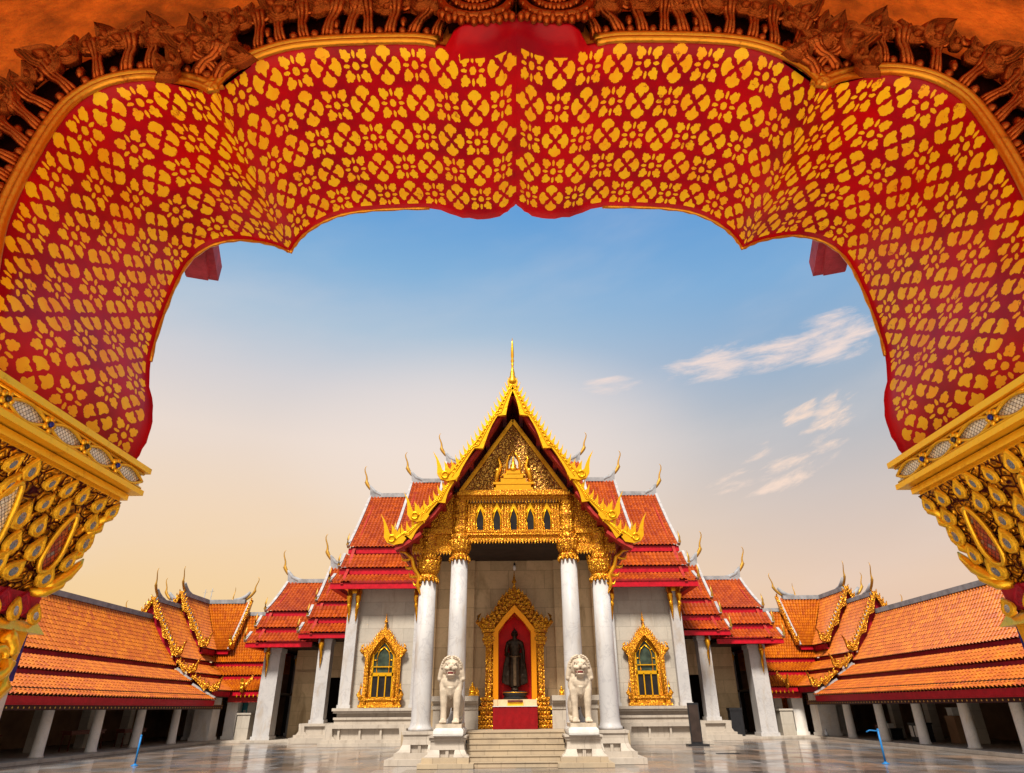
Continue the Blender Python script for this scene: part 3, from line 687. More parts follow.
# ---- pillars under the arch
def cap_x(z):     # inner face of the capital against height above the eye
    T = [(-1.6, 1.83), (.06, 1.83), (.10, 1.81), (.27, 1.81), (.30, 1.835), (.40, 1.825), (.47, 1.79), (.53, 1.768), (.60, 1.75), (.68, 1.725), (.76, 1.69), (.82, 1.66), (.99, 1.615)]
    for (a, x0), (b, x1) in zip(T, T[1:]):
        if z <= b: return x0+(x1-x0)*max(0, (z-a))/(b-a)
    return T[-1][1]
def cap_y(z): return 2.55+(1.80-cap_x(z))*.72
for s in (-1, 1):
    pil = thing('gate_pillar', 'gilded lotus capital on a white marble gate pillar at the %s edge, inlaid with mirrors' % ('left' if s < 0 else 'right'), 'pillar', (s*2.25, 2.1, .4))
    sh = MB(); sh.bx(s*1.83, s*2.40, NEAR-.08, 2.55, .404, EYE+.08); sh.bx(s*1.74, s*2.43, NEAR-.14, 2.61, .404, .62)
    sh.build('shaft', 'marble', pil)
    def ring(z0, z1, d0, d1, mb, y0=NEAR-.14):
        A = [(s*(cap_x(z0)-d0), y0), (s*(cap_x(z0)-d0), cap_y(z0)+d0), (s*2.43, cap_y(z0)+d0), (s*2.43, y0)]
        Bq = [(s*(cap_x(z1)-d1), y0), (s*(cap_x(z1)-d1), cap_y(z1)+d1), (s*2.43, cap_y(z1)+d1), (s*2.43, y0)]
        mb.add([(a, b, EYE+z0) for a, b in A]+[(a, b, EYE+z1) for a, b in Bq], [(3, 2, 1, 0), (4, 5, 6, 7), (0, 1, 5, 4), (1, 2, 6, 5), (2, 3, 7, 6), (3, 0, 4, 7)])
    cb = MB()
    for z0, z1 in ((.30, .40), (.40, .47), (.47, .53), (.53, .60), (.60, .68), (.68, .76), (.76, .80)): ring(z0, z1, 0, 0, cb)
    cap = cb.build('capital', 'gold_near_carved', pil)
    nk = MB(); ring(.315, .40, .012, .012, nk); nk.build('neck', 'maroon', cap)
    lg = MB(); ring(.262, .300, .03, .03, lg); ring(.07, .262, -.008, -.008, lg)
    lg.build('ledge', 'gold_near', cap)
    bl = MB(); bl.bx(s*1.83, s*2.0, 2.46, 2.555, EYE+.10, EYE+.262); bl.build('blue_inlay', 'blue_glass', cap)
    ab = MB(); y1 = 2.67
    def slab(z0, z1, x, yy): ab.bx(s*x, s*2.45, NEAR-.16, yy, EYE+z0, EYE+z1)
    slab(.790, .812, 1.675, 2.635); slab(.812, .838, 1.655, 2.655); slab(.842, .864, 1.612, 2.685); slab(.942, .966, 1.605, 2.690)
    abo = ab.build('abacus', 'gold_near', pil)
    bd = MB(); bd.bx(s*1.632, s*2.44, NEAR-.15, 2.668, EYE+.864, EYE+.942); bd.build('mosaic_band', 'mosaic_white', abo)
    # scroll work over the band, inner face and far face
    sw = MB()
    for ph in (0, pi):
        pts = [(s*1.624, 1.62+i*.0105, EYE+.903+.032*sin(i*.0105/.105*pi*.5+ph)) for i in range(101)]
        sw.tube(pts, .0068, 6)
    for j in range(10):
        y = 1.62+.21*j*.5
        if j % 2 == 0:
            for v in range(5):
                a = 2*pi*v/5; sw.ell((s*1.620, y+.020*cos(a), EYE+.903+.020*sin(a)), (.010, .012, .012), nu=8, nv=5)
    sw.tube([(s*1.624, 1.6, EYE+.872), (s*1.624, 2.67, EYE+.872)], .006, 6); sw.tube([(s*1.624, 1.6, EYE+.935), (s*1.624, 2.67, EYE+.935)], .006, 6)
    swo = sw.build('scrollwork', 'gold_near', abo)
    for j in range(0, 10, 2):
        e = MB(); y = 1.62+.105*j; e.ell((s*1.612, y, EYE+.903), (.008, .011, .011), nu=10, nv=6); e.build('glass_boss', 'mirror_dark' if j % 4 else 'blue_glass', swo)
    # petals on the inner face
    prnd = random.Random(21)
    def pet(z, y, h, w, me=petal_me, mm=pmir_me, tilt=0.0, dx=0.0, dep=None, lean=0.0):
        jr = prnd.random(); h *= .88+.3*jr; w *= .85+.35*prnd.random(); lean += .5*(prnd.random()-.5); y += .012*(prnd.random()-.5)
        x = cap_x(z)-dx; slope = (cap_x(z+.05)-cap_x(z))/.05
        up = Vector((s*slope, lean, 1)).normalized(); fr = Vector((-s*1.0, tilt, slope*1.0-.0))
        m = orient((s*x, y, EYE+z), up, fr, (w, dep or h*.55, h), 1 if int(y*100) % 2 else -1)
        lf = child('lotus_petal', me, cap, m)
        if mm: child('mirror_inlay', mm, lf, Matrix.Identity(4))
    ys = [2.60, 2.50, 2.40, 2.30, 2.20, 2.10, 2.00]
    for j, y in enumerate(ys):
        pet(.725, y+.015, .080, .075, dx=.004)
    for j, y in enumerate(ys[:-1]):
        if j not in (1, 4): pet(.655, y-.04, .088, .08, dx=.003)
    for j, y in enumerate((2.575, 2.305, 2.20, 2.02)):
        pet(.575, y, .095, .085, dx=.003)
    for j, y in enumerate((2.53, 2.335, 2.225, 2.0)):
        pet(.495, y, .098, .085, dx=.012)
    for j, y in enumerate((2.485, 2.30, 2.20)):
        pet(.425, y, .095, .10, dx=.012, lean=.1)
    for j, y in enumerate((2.50, 2.40, 2.30, 2.20)):
        pet(.292, y, .075, .075, dx=.032)
    for j, y in enumerate((2.45, 2.35, 2.25, 2.15)):
        m = orient((s*(cap_x(.35)-.012), y, EYE+.318), (0, 0, 1), (-s, 0, -.2), (.10, .06, .09)); child('red_petal', neck_me, cap, m)
    # mosaic panels framed with a raised gilt rib
    for (yc, z0, hgt, wd, mt) in ((2.435, .47, .22, .085, 'mosaic_red'), (2.10, .43, .28, .12, 'mosaic_white')):
        out = []
        for i in range(24):
            v = 2*pi*i/24; t = .5-.5*cos(v/1.0) if False else None
            a = sin(v)*wd*(.62-.38*cos(v)*-1*.6)*.8; b = (0.5-0.5*cos(v))*hgt
            out.append((yc+a, z0+b))
        pn = MB(); pts = [(s*(cap_x(b)-.012), a, EYE+b) for a, b in out]
        pn.add(pts+[(s*(cap_x(z0+hgt/2)-.016), yc, EYE+z0+hgt/2)], [(i, (i+1) % 24, 24) for i in range(24)]); pn.build('mosaic_panel', mt, cap)
        rb = MB(); rb.tube([(p[0]-s*.008, p[1], p[2]) for p in pts+pts[:1]], .010, 6, cap=False); rb.build('panel_rim', 'gold_near', cap)
    # curled leaf that juts from the far corner, and the scroll below the ledge
    cl = MB()
    cl.tube([(s*1.82, 2.50, EYE+.43), (s*1.795, 2.545, EYE+.445), (s*1.765, 2.58, EYE+.485), (s*1.745, 2.60, EYE+.53), (s*1.742, 2.612, EYE+.555)], [.026, .032, .028, .018, .004], 8, .8)
    cl.tube([(s*1.83, 2.48, EYE+.405), (s*1.80, 2.53, EYE+.415), (s*1.775, 2.57, EYE+.445), (s*1.768, 2.588, EYE+.475)], [.024, .028, .020, .004], 8, .8)
    for q in range(4):
        zz = .56+.055*q; cl.tube([(s*(cap_x(zz)+.01), cap_y(zz)-.03, EYE+zz-.02), (s*(cap_x(zz)-.012), cap_y(zz)+.012, EYE+zz+.01), (s*(cap_x(zz)-.02), cap_y(zz)+.02, EYE+zz+.04)], [.018, .018, .004], 8)
    cl.build('corner_leaf', 'gold_near', cap)
    scr = MB()
    for yc in (2.36, 2.08):
        pts = []; rad = []
        for q in range(22):
            v = q/21*7.6; rr = .085*(1-q/27); pts.append((s*(1.795-.0012*q), yc+rr*sin(v+.2)*.95+.02, EYE+.165+rr*cos(v+.2))); rad.append(.027*(1-q/36))
        scr.tube(pts, rad, 8, 1.0)
        scr.tube([(s*1.80, yc+.10, EYE+.15), (s*1.795, yc+.105, EYE+.08), (s*1.80, yc+.06, EYE+.03), (s*1.81, yc+.0, EYE+.02)], [.026, .03, .026, .008], 8)
    scr.build('scroll', 'gold_near', cap)
    pil.location.x += s*.045
# ================================================================== TEMPLE HALL
temple = thing('temple_hall', 'white marble temple hall with stacked orange roofs and a golden gable at centre', 'temple', (0, 44, 0))
T = temple
# ---- platform and steps of the porch
pf = MB(); pf.bx(-4.75, 4.75, 29.9, 46, .004, 1.14); pf.bx(-2.0, 2.0, 29.3, 29.9, .004, 1.136); pf.build('porch_platform', 'stone', T)
st = MB()
for k in range(6):
    st.bx(-1.93, 1.93, 27.55+k*.33, 29.6, .004+k*.19, .19*(k+1)-.03); st.bx(-1.95, 1.95, 27.52+k*.33, 29.6, .19*(k+1)-.03, .19*(k+1))
st.build('steps', 'stone', T)
def footed(mb, x0, x1, y0, y1, z0, z1, leg=.36):
    """plinth block with a concave, splayed front and a sunk panel between its feet"""
    h = z1-z0; n = 7
    prof = [(.0, 1.0), (.0, .86), (-.05, .84), (-.055, .62), (-.03, .38), (.05, .16), (.16, .04), (.16, 0)]
    for q in range(len(prof)-1):
        (o1, a1), (o0, a0) = prof[q], prof[q+1]
        vs = []
        for o, a in ((o0, a0), (o1, a1)):
            z = z0+h*a; vs += [(x0-o, y0-o, z), (x1+o, y0-o, z), (x1+o, y1, z), (x0-o, y1, z)]
        if a1 > .62 or True:
            if a1 > .60: mb.add(vs, [(3, 2, 1, 0), (4, 5, 6, 7), (0, 1, 5, 4), (1, 2, 6, 5), (2, 3, 7, 6), (3, 0, 4, 7)])
            else:
                # two feet, set apart
                for sx in (0, 1):
                    w = []
                    for (o, a), b in zip(((o0, a0), (o1, a1)), (0, 4)):
                        z = z0+h*a; k = leg+(.62-a)*.10
                        if sx == 0: w += [(x0-o, y0-o, z), (x0+k, y0-o, z), (x0+k, y1, z), (x0-o, y1, z)]
                        else: w += [(x1-k, y0-o, z), (x1+o, y0-o, z), (x1+o, y1, z), (x1-k, y1, z)]
                    mb.add(w, [(3, 2, 1, 0), (4, 5, 6, 7), (0, 1, 5, 4), (1, 2, 6, 5), (2, 3, 7, 6), (3, 0, 4, 7)])
    mb.bx(x0+leg*.8, x1-leg*.8, y0+.14, y1-.02, z0+.003, z1-h*.36)
    xm = (x0+x1)/2; mb.bx(xm-.06, xm+.06, y0+.06, y0+.3, z0+.003, z1-h*.39)
for s in (-1, 1):
    # pedestal that carries the outer column
    pd = MB(); footed(pd, min(s*3.15, s*4.6), max(s*3.15, s*4.6), 29.15, 30.9, .42, 1.17, .34)
    pd.bx(s*3.0, s*4.85, 28.95, 30.9, .22, .42); pd.bx(s*2.9, s*5.15, 28.6, 30.9, .006, .22)
    pd.build('column_pedestal', 'plinth', T)
# ---- porch columns
def lotus_mod(n, amp): return lambda i, a: 1+amp*(abs(cos(a*n/2))**.7)*(1 if i % 2 else .35)
def column(x, z0, z1, ztop, r, y=30.0):
    c = MB(); c.lathe([(r*1.28, 0), (r*1.28, .10), (r*1.12, .16), (r*1.06, .3), (r*1.02, .45), (r, (z1-z0)*.5), (r*.94, z1-z0)], (x, y, z0), 32)
    co = c.build('column', 'marble', T)
    k = MB(); h = ztop-z1
    k.lathe([(r*.98, -.10), (r*1.05, 0), (r*1.12, .05), (r*1.12, .12), (r*1.0, .16), (r*.98, .22)], (x, y, z1), 32, lotus_mod(16, .03))
    k.lathe([(r*.98, .18), (r*1.18, .42), (r*1.30, .66), (r*1.34, .80), (r*.9, .82)], (x, y, z1), 64, lotus_mod(16, .12))
    k.lathe([(r*1.05, .8), (r*1.16, .9), (r*1.02, .98), (r*1.12, 1.06), (r*.95, 1.1)], (x, y, z1), 32)
    zz = 1.1; sec = [.93, 1.1, .9, 1.06, .86, 1.0]
    prof = []
    m = max(2, int((h-1.1)/.2))
    for i in range(m+1): prof.append((r*(.86+.16*((i % 3) == 1)+.06*((i % 2) == 0)), 1.1+(h-1.1)*i/m))
    k.lathe(prof, (x, y, z1), 40, lotus_mod(12, .07), smooth=False)
    for q in range(14):
        a = 2*pi*q/14
        for zt, rr, hh in ((.02, r*1.06, -.26), (.82, r*1.25, .26)):
            p = Vector((x+rr*cos(a), y+rr*sin(a), z1+zt)); o = Vector((cos(a), sin(a), 0))
            k.tube([p, p+o*.05+Vector((0, 0, hh*.5)), p+o*(.02 if hh < 0 else .09)+Vector((0, 0, hh))], [.075, .06, .004], 6)
    k.build('capital', 'gold_fine', co)
for s in (-1, 1):
    column(s*2.55, 1.14, 8.26, 11.35, .40); column(s*3.98, 1.17, 7.31, 9.55, .40)
# ---- porch back wall, pilaster strips, ceiling, side walls
w = MB(); w.bx(-4.6, 4.6, 34.5, 35.2, 1.14, 9.6); w.build('porch_wall', 'porch_wall', T)
for x in (-2.35, 2.35, -4.3, 4.3):
    w = MB(); w.bx(x-.27, x+.27, 34.34, 34.5, 1.14, 9.4); w.bx(x-.34, x+.34, 34.28, 34.5, 1.14, 2.3); w.build('pilaster', 'porch_wall', T)
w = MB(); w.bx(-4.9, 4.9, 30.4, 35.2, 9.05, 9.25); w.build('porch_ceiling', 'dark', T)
w = MB()
for s in (-1, 1):
    w = MB(); w.bx(s*4.45, s*4.8, 35.25, 45.5, 1.0, 8.6); w.build('nave_wall', 'marble_wall', T)
# rails of marble beside the niche
for s in (-1, 1):
    r_ = MB(); xa, xb = s*1.72, s*3.95
    r_.bx(xa, xb, 32.75, 34.2, 2.30, 2.52); r_.bx(xa, s*3.85, 32.85, 34.2, 2.20, 2.30)
    r_.bx(xa, s*2.95, 33.0, 34.2, 1.144, 2.20); r_.bx(xa, s*3.0, 32.92, 34.2, 1.144, 1.50); r_.bx(xa, s*3.0, 32.96, 34.2, 1.95, 2.07)
    r_.bx(s*3.50, s*3.82, 32.95, 33.3, 1.144, 2.2); r_.bx(s*3.44, s*3.88, 32.9, 33.35, 1.96, 2.12)
    r_.bx(s*3.02, s*3.46, 33.5, 34.2, 1.144, 2.1)
    r_.build('marble_rail', 'plinth', T)
# ---- porch entablature (gilded)
e = MB()
e.bx(-2.2, 2.2, 29.72, 30.3, 9.10, 9.42); e.bx(-2.25, 2.25, 29.62, 30.3, 9.27, 9.36); e.bx(-2.2, 2.2, 29.80, 30.3, 9.42, 10.85)
e.bx(-2.6, 2.6, 29.55, 30.3, 11.02, 11.14); e.bx(-2.7, 2.7, 29.40, 30.3, 11.14, 11.30); e.bx(-2.6, 2.6, 29.5, 30.3, 11.30, 11.42)
for i in range(31):
    x = -2.12+i*4.24/30
    e.prism([(x-.075, 9.12), (x+.075, 9.12), (x+.05, 8.98), (x, 8.86), (x-.05, 8.98)], XZ, 29.66, 29.74)
for i in range(35):
    x = -2.5+i*5.0/34
    e.prism([(x-.075, 11.04), (x+.075, 11.04), (x+.05, 10.92), (x, 10.80), (x-.05, 10.92)], XZ, 29.60, 29.68)
for i in range(6):
    x = -2.0+i*.8
    for dx in (-.13, 0, .13): e.bx(x+dx-.04, x+dx+.04, 29.70, 29.8, 9.46, 10.78)
e.bx(-2.15, 2.15, 29.68, 29.8, 9.42, 9.52)
en = e.build('frieze', 'gold_frieze', T)
for i in range(5):
    x = -1.6+i*.8
    lw = MB(); lw.prism([(x-.15, 9.54), (x+.15, 9.54), (x+.15, 10.15), (x+.09, 10.32), (x, 10.50), (x-.09, 10.32), (x-.15, 10.15)], XZ, 29.785, 29.83)
    lo = lw.build('lancet_window', 'pane_dark', en)
    fr = MB()
    fr.tube([(x-.18, 29.76, 9.54), (x-.18, 29.76, 10.15), (x-.11, 29.76, 10.36), (x, 29.76, 10.62), (x+.11, 29.76, 10.36), (x+.18, 29.76, 10.15), (x+.18, 29.76, 9.54)], .04, 6)
    fr.prism([(x-.24, 10.3), (x-.12, 10.42), (x, 10.66), (x+.12, 10.42), (x+.24, 10.3), (x+.10, 10.64), (x, 10.86), (x-.10, 10.64)], XZ, 29.72, 29.79)
    fr.build('window_frame', 'gold_bright', lo)
# side entablature over the outer columns
for s in (-1, 1):
    e = MB(); xa, xb = s*2.9, s*4.75
    e.bx(xa, xb, 29.7, 30.3, 8.55, 8.78); e.bx(xa, xb, 29.8, 30.3, 8.78, 9.35); e.bx(xa, xb, 29.66, 30.3, 9.35, 9.58)
    for i in range(13):
        x = s*(2.98+i*1.7/12); e.prism([(x-.07, 8.57), (x+.07, 8.57), (x+.045, 8.44), (x, 8.34), (x-.045, 8.44)], XZ, 29.64, 29.72)
    for i in range(4): e.lathe([(.02, 0), (.17, .02), (.12, .07), (.03, .09)], (s*(3.1+i*.2), 29.79, 9.0), 6) if False else e.ell((s*(3.05+i*.26), 29.79, 9.07), (.10, .05, .17))
    e.build('side_frieze', 'gold_frieze', T)
    pn = MB(); pn.prism([(s*2.9, 9.58), (s*4.85, 9.58), (s*4.55, 9.85), (s*3.9, 10.3), (s*3.05, 11.3), (s*2.9, 11.3)], XZ, 29.9, 30.2); pn.build('side_gable_panel', 'gold_fine', T)
# ---- pediment with scrolls and a shrine in relief
pd = MB(); pd.prism([(-2.5, 11.42), (2.5, 11.42), (0, 15.05)], XZ, 29.95, 30.3); ped = pd.build('pediment', 'gold_carved', T)
sc = MB(); rnd = random.Random(3)
for zi in range(9):
    z = 11.62+zi*.35; hw = 2.5*(15.05-z)/(15.05-11.42)-.30
    nn = int(hw/.30)
    for i in range(-nn, nn+1):
        x = i*.31+(.15 if zi % 2 else 0)
        if abs(x) > hw or (abs(x) < .55 and z < 13.4): continue
        sg = 1 if x > 0 else -1; pts = []; R = .15+.02*rnd.random(); ph = rnd.random()*.6
        for q in range(13):
            v = q/12*7.0; rr = R*(1-q/15); pts.append((x+sg*rr*cos(v+ph+.8), 29.90-.003*q, z+rr*sin(v+ph+.8)))
        sc.tube(pts, [.034*(1-q/20) for q in range(13)], 5)
        sc.tube([(x, 29.9, z+.1), (x+sg*.08, 29.86, z+.2), (x+sg*.03, 29.88, z+.30)], [.045, .035, .004], 5)
sc.prism([(-2.3, 11.44), (2.3, 11.44), (0, 14.85)], XZ, 29.91, 29.947); sc.build('scroll_relief', 'gold_carved', ped)
fr = MB()
for s in (-1, 1):
    fr.beam((s*2.60, 29.88, 11.45), (0, 29.88, 15.24), .16, .16); fr.beam((s*2.50, 29.82, 11.45), (0, 29.82, 15.09), .06, .07)
fr.build('pediment_frame', 'gold', ped)
sh = MB()
for i, (hw, z0, z1) in enumerate(((.95, 11.44, 11.58), (.85, 11.58, 11.75), (1.0, 11.75, 11.86), (.62, 11.86, 12.05), (.48, 12.05, 12.2), (.55, 12.2, 12.28), (.34, 12.28, 12.45))):
    sh.bx(-hw, hw, 29.62+.03*(i % 2), 29.95, z0, z1)
sh.lathe([(.22, 0), (.26, .1), (.14, .2), (.17, .3), (.08, .42), (.09, .5), (.03, .7), (.01, .95)], (0, 29.78, 12.45), 12)
for s in (-1, 1):
    sh.tube([(s*.34, 29.8, 12.3), (s*.32, 29.8, 12.9), (s*.22, 29.8, 13.25), (0, 29.8, 13.55)], [.07, .06, .05, .02], 6)
    sh.tube([(s*.85, 29.75, 11.9), (s*.80, 29.75, 12.3), (s*.62, 29.75, 12.7), (s*.74, 29.75, 13.1), (s*.60, 29.75, 13.35)], [.13, .14, .10, .08, .01], 6)
    sh.ell((s*.78, 29.72, 12.45), (.12, .1, .16))
sh.build('shrine_relief', 'gold', ped)
hl = MB(); hl.prism([(-.22, 12.5), (.22, 12.5), (.24, 13.0), (0, 13.35), (-.24, 13.0)], XZ, 29.90, 29.94); hl.build('shrine_niche', 'white_paint', ped)
# ---- porch roof: three steps on each side
TR = [[(0, 16.62), (.85, 14.98), (1.7, 13.6), (2.45, 12.55), (3.06, 11.78)], [(2.95, 11.48), (3.75, 10.4), (4.38, 9.86)], [(4.25, 9.58), (4.85, 9.14), (5.38, 8.84)]]
for s in (-1, 1):
    for k, pr in enumerate(TR):
        r_ = MB(); yb = (47, 44.5, 44.2)[k]
        for (a, b), (c, d) in zip(pr, pr[1:]): tile_patch(r_, (s*a, 28.7, b), (s*a, yb, b), (s*c, 28.7, d), (s*c, yb, d), .30, .36)
        r_.build('porch_roof_slope', 'tile_red', T)
        u = MB(); und = [(a, b-.14) for a, b in pr]
        for (a, b), (c, d) in zip(und, und[1:]): u.add([(s*a, 28.66, b), (s*a, yb, b), (s*c, yb, d), (s*c, 28.66, d)], [(0, 1, 2, 3)])
        a, b = pr[-1]; u.bx(s*(a-.12), s*(a+.02), 28.7, yb, b-.30, b-.06)
        for q in range(1, len(pr)):
            a = (pr[q][0]+pr[q-1][0])/2; b = (pr[q][1]+pr[q-1][1])/2
            u.bx(s*(a-.1), s*(a+.1), 28.75, 31, b-.46, b-.20)
        u.build('eave_soffit', 'dark_red', T)
        # gilded flame-edged bargeboard
        pth = [(s*a, b+.16) for a, b in pr]; pth[-1] = (s*(pr[-1][0]+.05), pr[-1][1]+.10)
        barge(T, pth, XZ, 28.45+.10*k, 28.63+.10*k, 'gold_bright', (.50, .46, .44)[k], .44, (19, 7, 5)[k], (2.9, 1.9, 1.6)[k], hook=(.92, .88, .88)[k])
        rb = MB(); inn = [(s*(a), b-.42) for a, b in pr]
        for (a, b), (c, d) in zip(inn, inn[1:]): rb.beam((a, 28.95, b), (c, 28.95, d), .5, .14)
        rb.build('red_rafter', 'dark_red', T)
# apex ornament and spire
sp = MB(); sp.prism([(-.22, 16.5), (.22, 16.5), (.27, 16.8), (.12, 17.0), (0, 17.2), (-.12, 17.0), (-.27, 16.8)], XZ, 28.40, 28.68)
sp.lathe([(.24, 0), (.26, .1), (.19, .22), (.2, .3), (.12, .5), (.125, .6), (.08, .8), (.055, 1.0), (.08, 1.14), (.05, 1.2), (.095, 1.32), (.06, 1.46), (.085, 1.6), (.075, 2.0), (.045, 2.4), (.012, 2.72)], (0, 28.55, 16.7), 14)
sp.build('spire', 'gold', T)
# brackets under the porch eaves
for s in (-1, 1):
    b = MB()
    b.tube([(s*4.25, 29.75, 6.6), (s*4.42, 29.75, 7.0), (s*4.35, 29.75, 7.4), (s*4.62, 29.75, 7.8), (s*4.72, 29.75, 8.2), (s*5.05, 29.75, 8.5), (s*5.35, 29.75, 8.55)], [.05, .14, .15, .16, .14, .11, .05], 8, .7)
    for q in range(4):
        x = 4.35+.2*q; z = 7.0+.38*q; b.tube([(s*x, 29.75, z), (s*(x+.22), 29.75, z+.02), (s*(x+.30), 29.75, z+.24)], [.08, .06, .005], 6)
        b.tube([(s*x, 29.75, z), (s*(x-.16), 29.75, z+.1), (s*(x-.16), 29.75, z+.32)], [.08, .05, .005], 6)
    b.build('eave_bracket', 'gold', T)

# ---- transept: roofs stepping down to each side
def slope_set(parent, s, x_in, ends, segs, yc, tile, ridge=True, fasc='red_paint', fh=.42, chs=1.35, rear=True, cap_r=.34, purl=True):
    """segs: (Ytop, ztop, Ybot, zbot) front slopes from ridge to eave; ends: outer x of each"""
    for k, (ya, za, yb, zb) in enumerate(segs):
        r_ = MB(); xo = ends[k]; xt = xo if k == 0 else xo-.04
        tile_patch(r_, (s*x_in, ya, za), (s*xt, ya, za), (s*x_in, yb, zb), (s*xo, yb, zb), .27, .34, sag=(.16 if k == 0 else .03))
        if rear:
            Y = lambda y: 2*yc-y
            r2 = MB(); r2.add([(s*x_in, Y(ya), za), (s*xt, Y(ya), za), (s*xo, Y(yb), zb), (s*x_in, Y(yb), zb)], [(0, 1, 2, 3)], False, [((0, 0), (9, 0), (9, 9), (0, 9))]); r2.build('rear_roof_slope', tile, parent)
        r_.build('roof_slope', tile, parent)
        f = MB(); f.bx(s*x_in, s*(xo-.02), yb+.10, yb+.26, zb-fh, zb-.035)
        if rear: f.bx(s*x_in, s*(xo-.02), 2*yc-yb-.26, 2*yc-yb-.10, zb-fh, zb-.035)
        f.bx(s*(xo-.5), s*(xo-.06), yb+.26, 2*yc-yb-.26, zb-fh, zb-.12)
        f.build('fascia', fasc, parent)
        if k < len(segs)-1:
            f = MB(); f.bx(s*x_in, s*(xo-.12), yb+.27, yb+.36, zb-fh-.55, zb+.10); f.build('riser', 'dark_red', parent)
        v = MB(); nseg = 6
        for q in range(nseg):
            def P(t): return (s*(xt+(xo-xt)*t), ya+(yb-ya)*t, za+(zb-za)*t-(.16 if k == 0 else .03)*4*t*(1-t)+.08)
            v.beam(P(q/nseg), P((q+1)/nseg), .20, .20)
        v.build('verge', 'verge', parent)
        # small gilded tip at the corner of the eave
        t = MB(); x, y, z = s*(xo-.02), yb+.02, zb+.1
        t.tube([(x, y+.1, z-.1), (x+s*.08, y, z+.15), (x+s*.10, y, z+.5), (x+s*.02, y, z+.95)], [.10, .11, .07, .01], 6)
        t.build('corner_tip', 'finial', parent)
    # gable wall at the outer end
    g_ = MB(); ya, za = segs[0][0], segs[0][1]
    pts = [(segs[0][0], za-.1)]+[(b, c-.1) for a, _, b, c in segs]; pts += [(2*yc-a, b) for a, b in reversed(pts)]
    g_.prism(pts, YZ, s*(ends[0]-.55), s*(ends[0]-.35)); g_.build('gable_end', 'dark_red', parent)
    if ridge:
        c = MB(); zr = segs[0][1]; xo = ends[0]
        c.beam((s*x_in, segs[0][0], zr+.10), (s*(xo-.9), segs[0][0], zr+.10), .44, cap_r)
        path = [(s*(xo-1.6), segs[0][0], zr+.06), (s*(xo-.9), segs[0][0], zr+.16), (s*(xo-.32), segs[0][0], zr+.40), (s*(xo+.02), segs[0][0], zr+.78), (s*(xo+.16), segs[0][0], zr+1.0)]
        c.tube(path, [.18, .18, .17, .15, .08], 8)
        c.prism([(s*(xo-1.5), zr-.1), (s*(xo-.02), zr-.2), (s*(xo+.10), zr+.90), (s*(xo-.22), zr+.48), (s*(xo-.7), zr+.25), (s*(xo-1.3), zr+.15)], XZ, segs[0][0]-.13, segs[0][0]+.13)
        co = c.build('ridge_cap', 'ridge', parent)
        f = MB(); chofa(f, (s*(xo+.12), segs[0][0], zr+.62), chs, (s, 0, 0)); f.build('horn_finial', 'finial', co)

for s in (-1, 1):
    base_ = [(51.5, 17.9, 46, 12.45), (45.8, 11.85, 44.8, 10.75), (44.6, 10.2, 43.6, 9.6)]
    slope_set(T, s, 5.0, (12.0, 12.15, 12.35), base_, 51.5, 'tile_red')
    up1 = [(51.5, 19.15, 45.6, 13.2)]; slope_set(T, s, 4.0, (8.6,), up1, 51.5, 'tile_red')
    up2 = [(51.5, 20.9, 45.2, 14.2)]; slope_set(T, s, 0.0, (5.75,), up2, 51.5, 'tile_red')
# ---- transept walls, plinth, pilasters, windows
for s in (-1, 1):
    w = MB(); w.bx(s*4.9, s*10.9, 45.0, 58, 2.05, 9.5); w.build('transept_wall', 'marble_wall', T)
    p = MB()
    def lay(x0, x1, y, z0, z1): p.bx(s*x0, s*x1, y, 47, z0, z1)
    lay(4.8, 11.75, 42.9, .004, .20); lay(4.8, 11.65, 43.15, .20, .36)
    lay(4.8, 11.40, 43.75, .36, .95); lay(4.8, 11.55, 43.50, .95, 1.16)
    for q in range(5):
        x = 5.6+q*1.28
        p.prism([(s*(x-.10), .36), (s*(x+.10), .36), (s*(x+.06), .60), (s*(x+.06), .95), (s*(x-.06), .95), (s*(x-.06), .60)], XZ, 43.58, 43.9)
    for xx, sg in ((11.1, 1), (6.6, 1)):
        p.prism([(s*(xx+.52*1), .36), (s*(xx-.25), .36), (s*(xx-.05), .55), (s*xx, .95), (s*(xx+.45), .95), (s*(xx+.40), .65)], XZ, 43.45, 44.0)
    lay(4.8, 11.20, 44.1, 1.16, 1.42); lay(4.8, 11.25, 44.02, 1.42, 1.55); lay(4.8, 11.10, 44.25, 1.55, 1.78); lay(4.8, 11.28, 43.98, 1.78, 1.90); lay(4.8, 11.36, 43.9, 1.90, 2.06)
    p.build('plinth', 'plinth', T)
    for x in (10.82, 6.3):
        q = MB(); q.bx(s*(x-.36), s*(x+.36), 44.55, 45.0, 2.06, 9.4); q.bx(s*(x-.42), s*(x+.42), 44.5, 45.0, 2.06, 2.25); po = q.build('pilaster', 'marble', T)
        b = MB()
        for dx in (-.3, .28):
            b.tube([(s*(x+dx), 44.5, 9.2), (s*(x+dx), 44.42, 8.6), (s*(x+dx*.9), 44.45, 8.0), (s*(x+dx*.8), 44.47, 7.2)], [.16, .19, .13, .02], 8)
            b.ell((s*(x+dx), 44.4, 8.75), (.2, .14, .22)); b.ell((s*(x+dx), 44.4, 8.2), (.13, .1, .2))
        b.bx(s*(x-.45), s*(x+.45), 44.44, 44.9, 9.0, 9.3)
        b.build('gilt_bracket', 'gold', po)

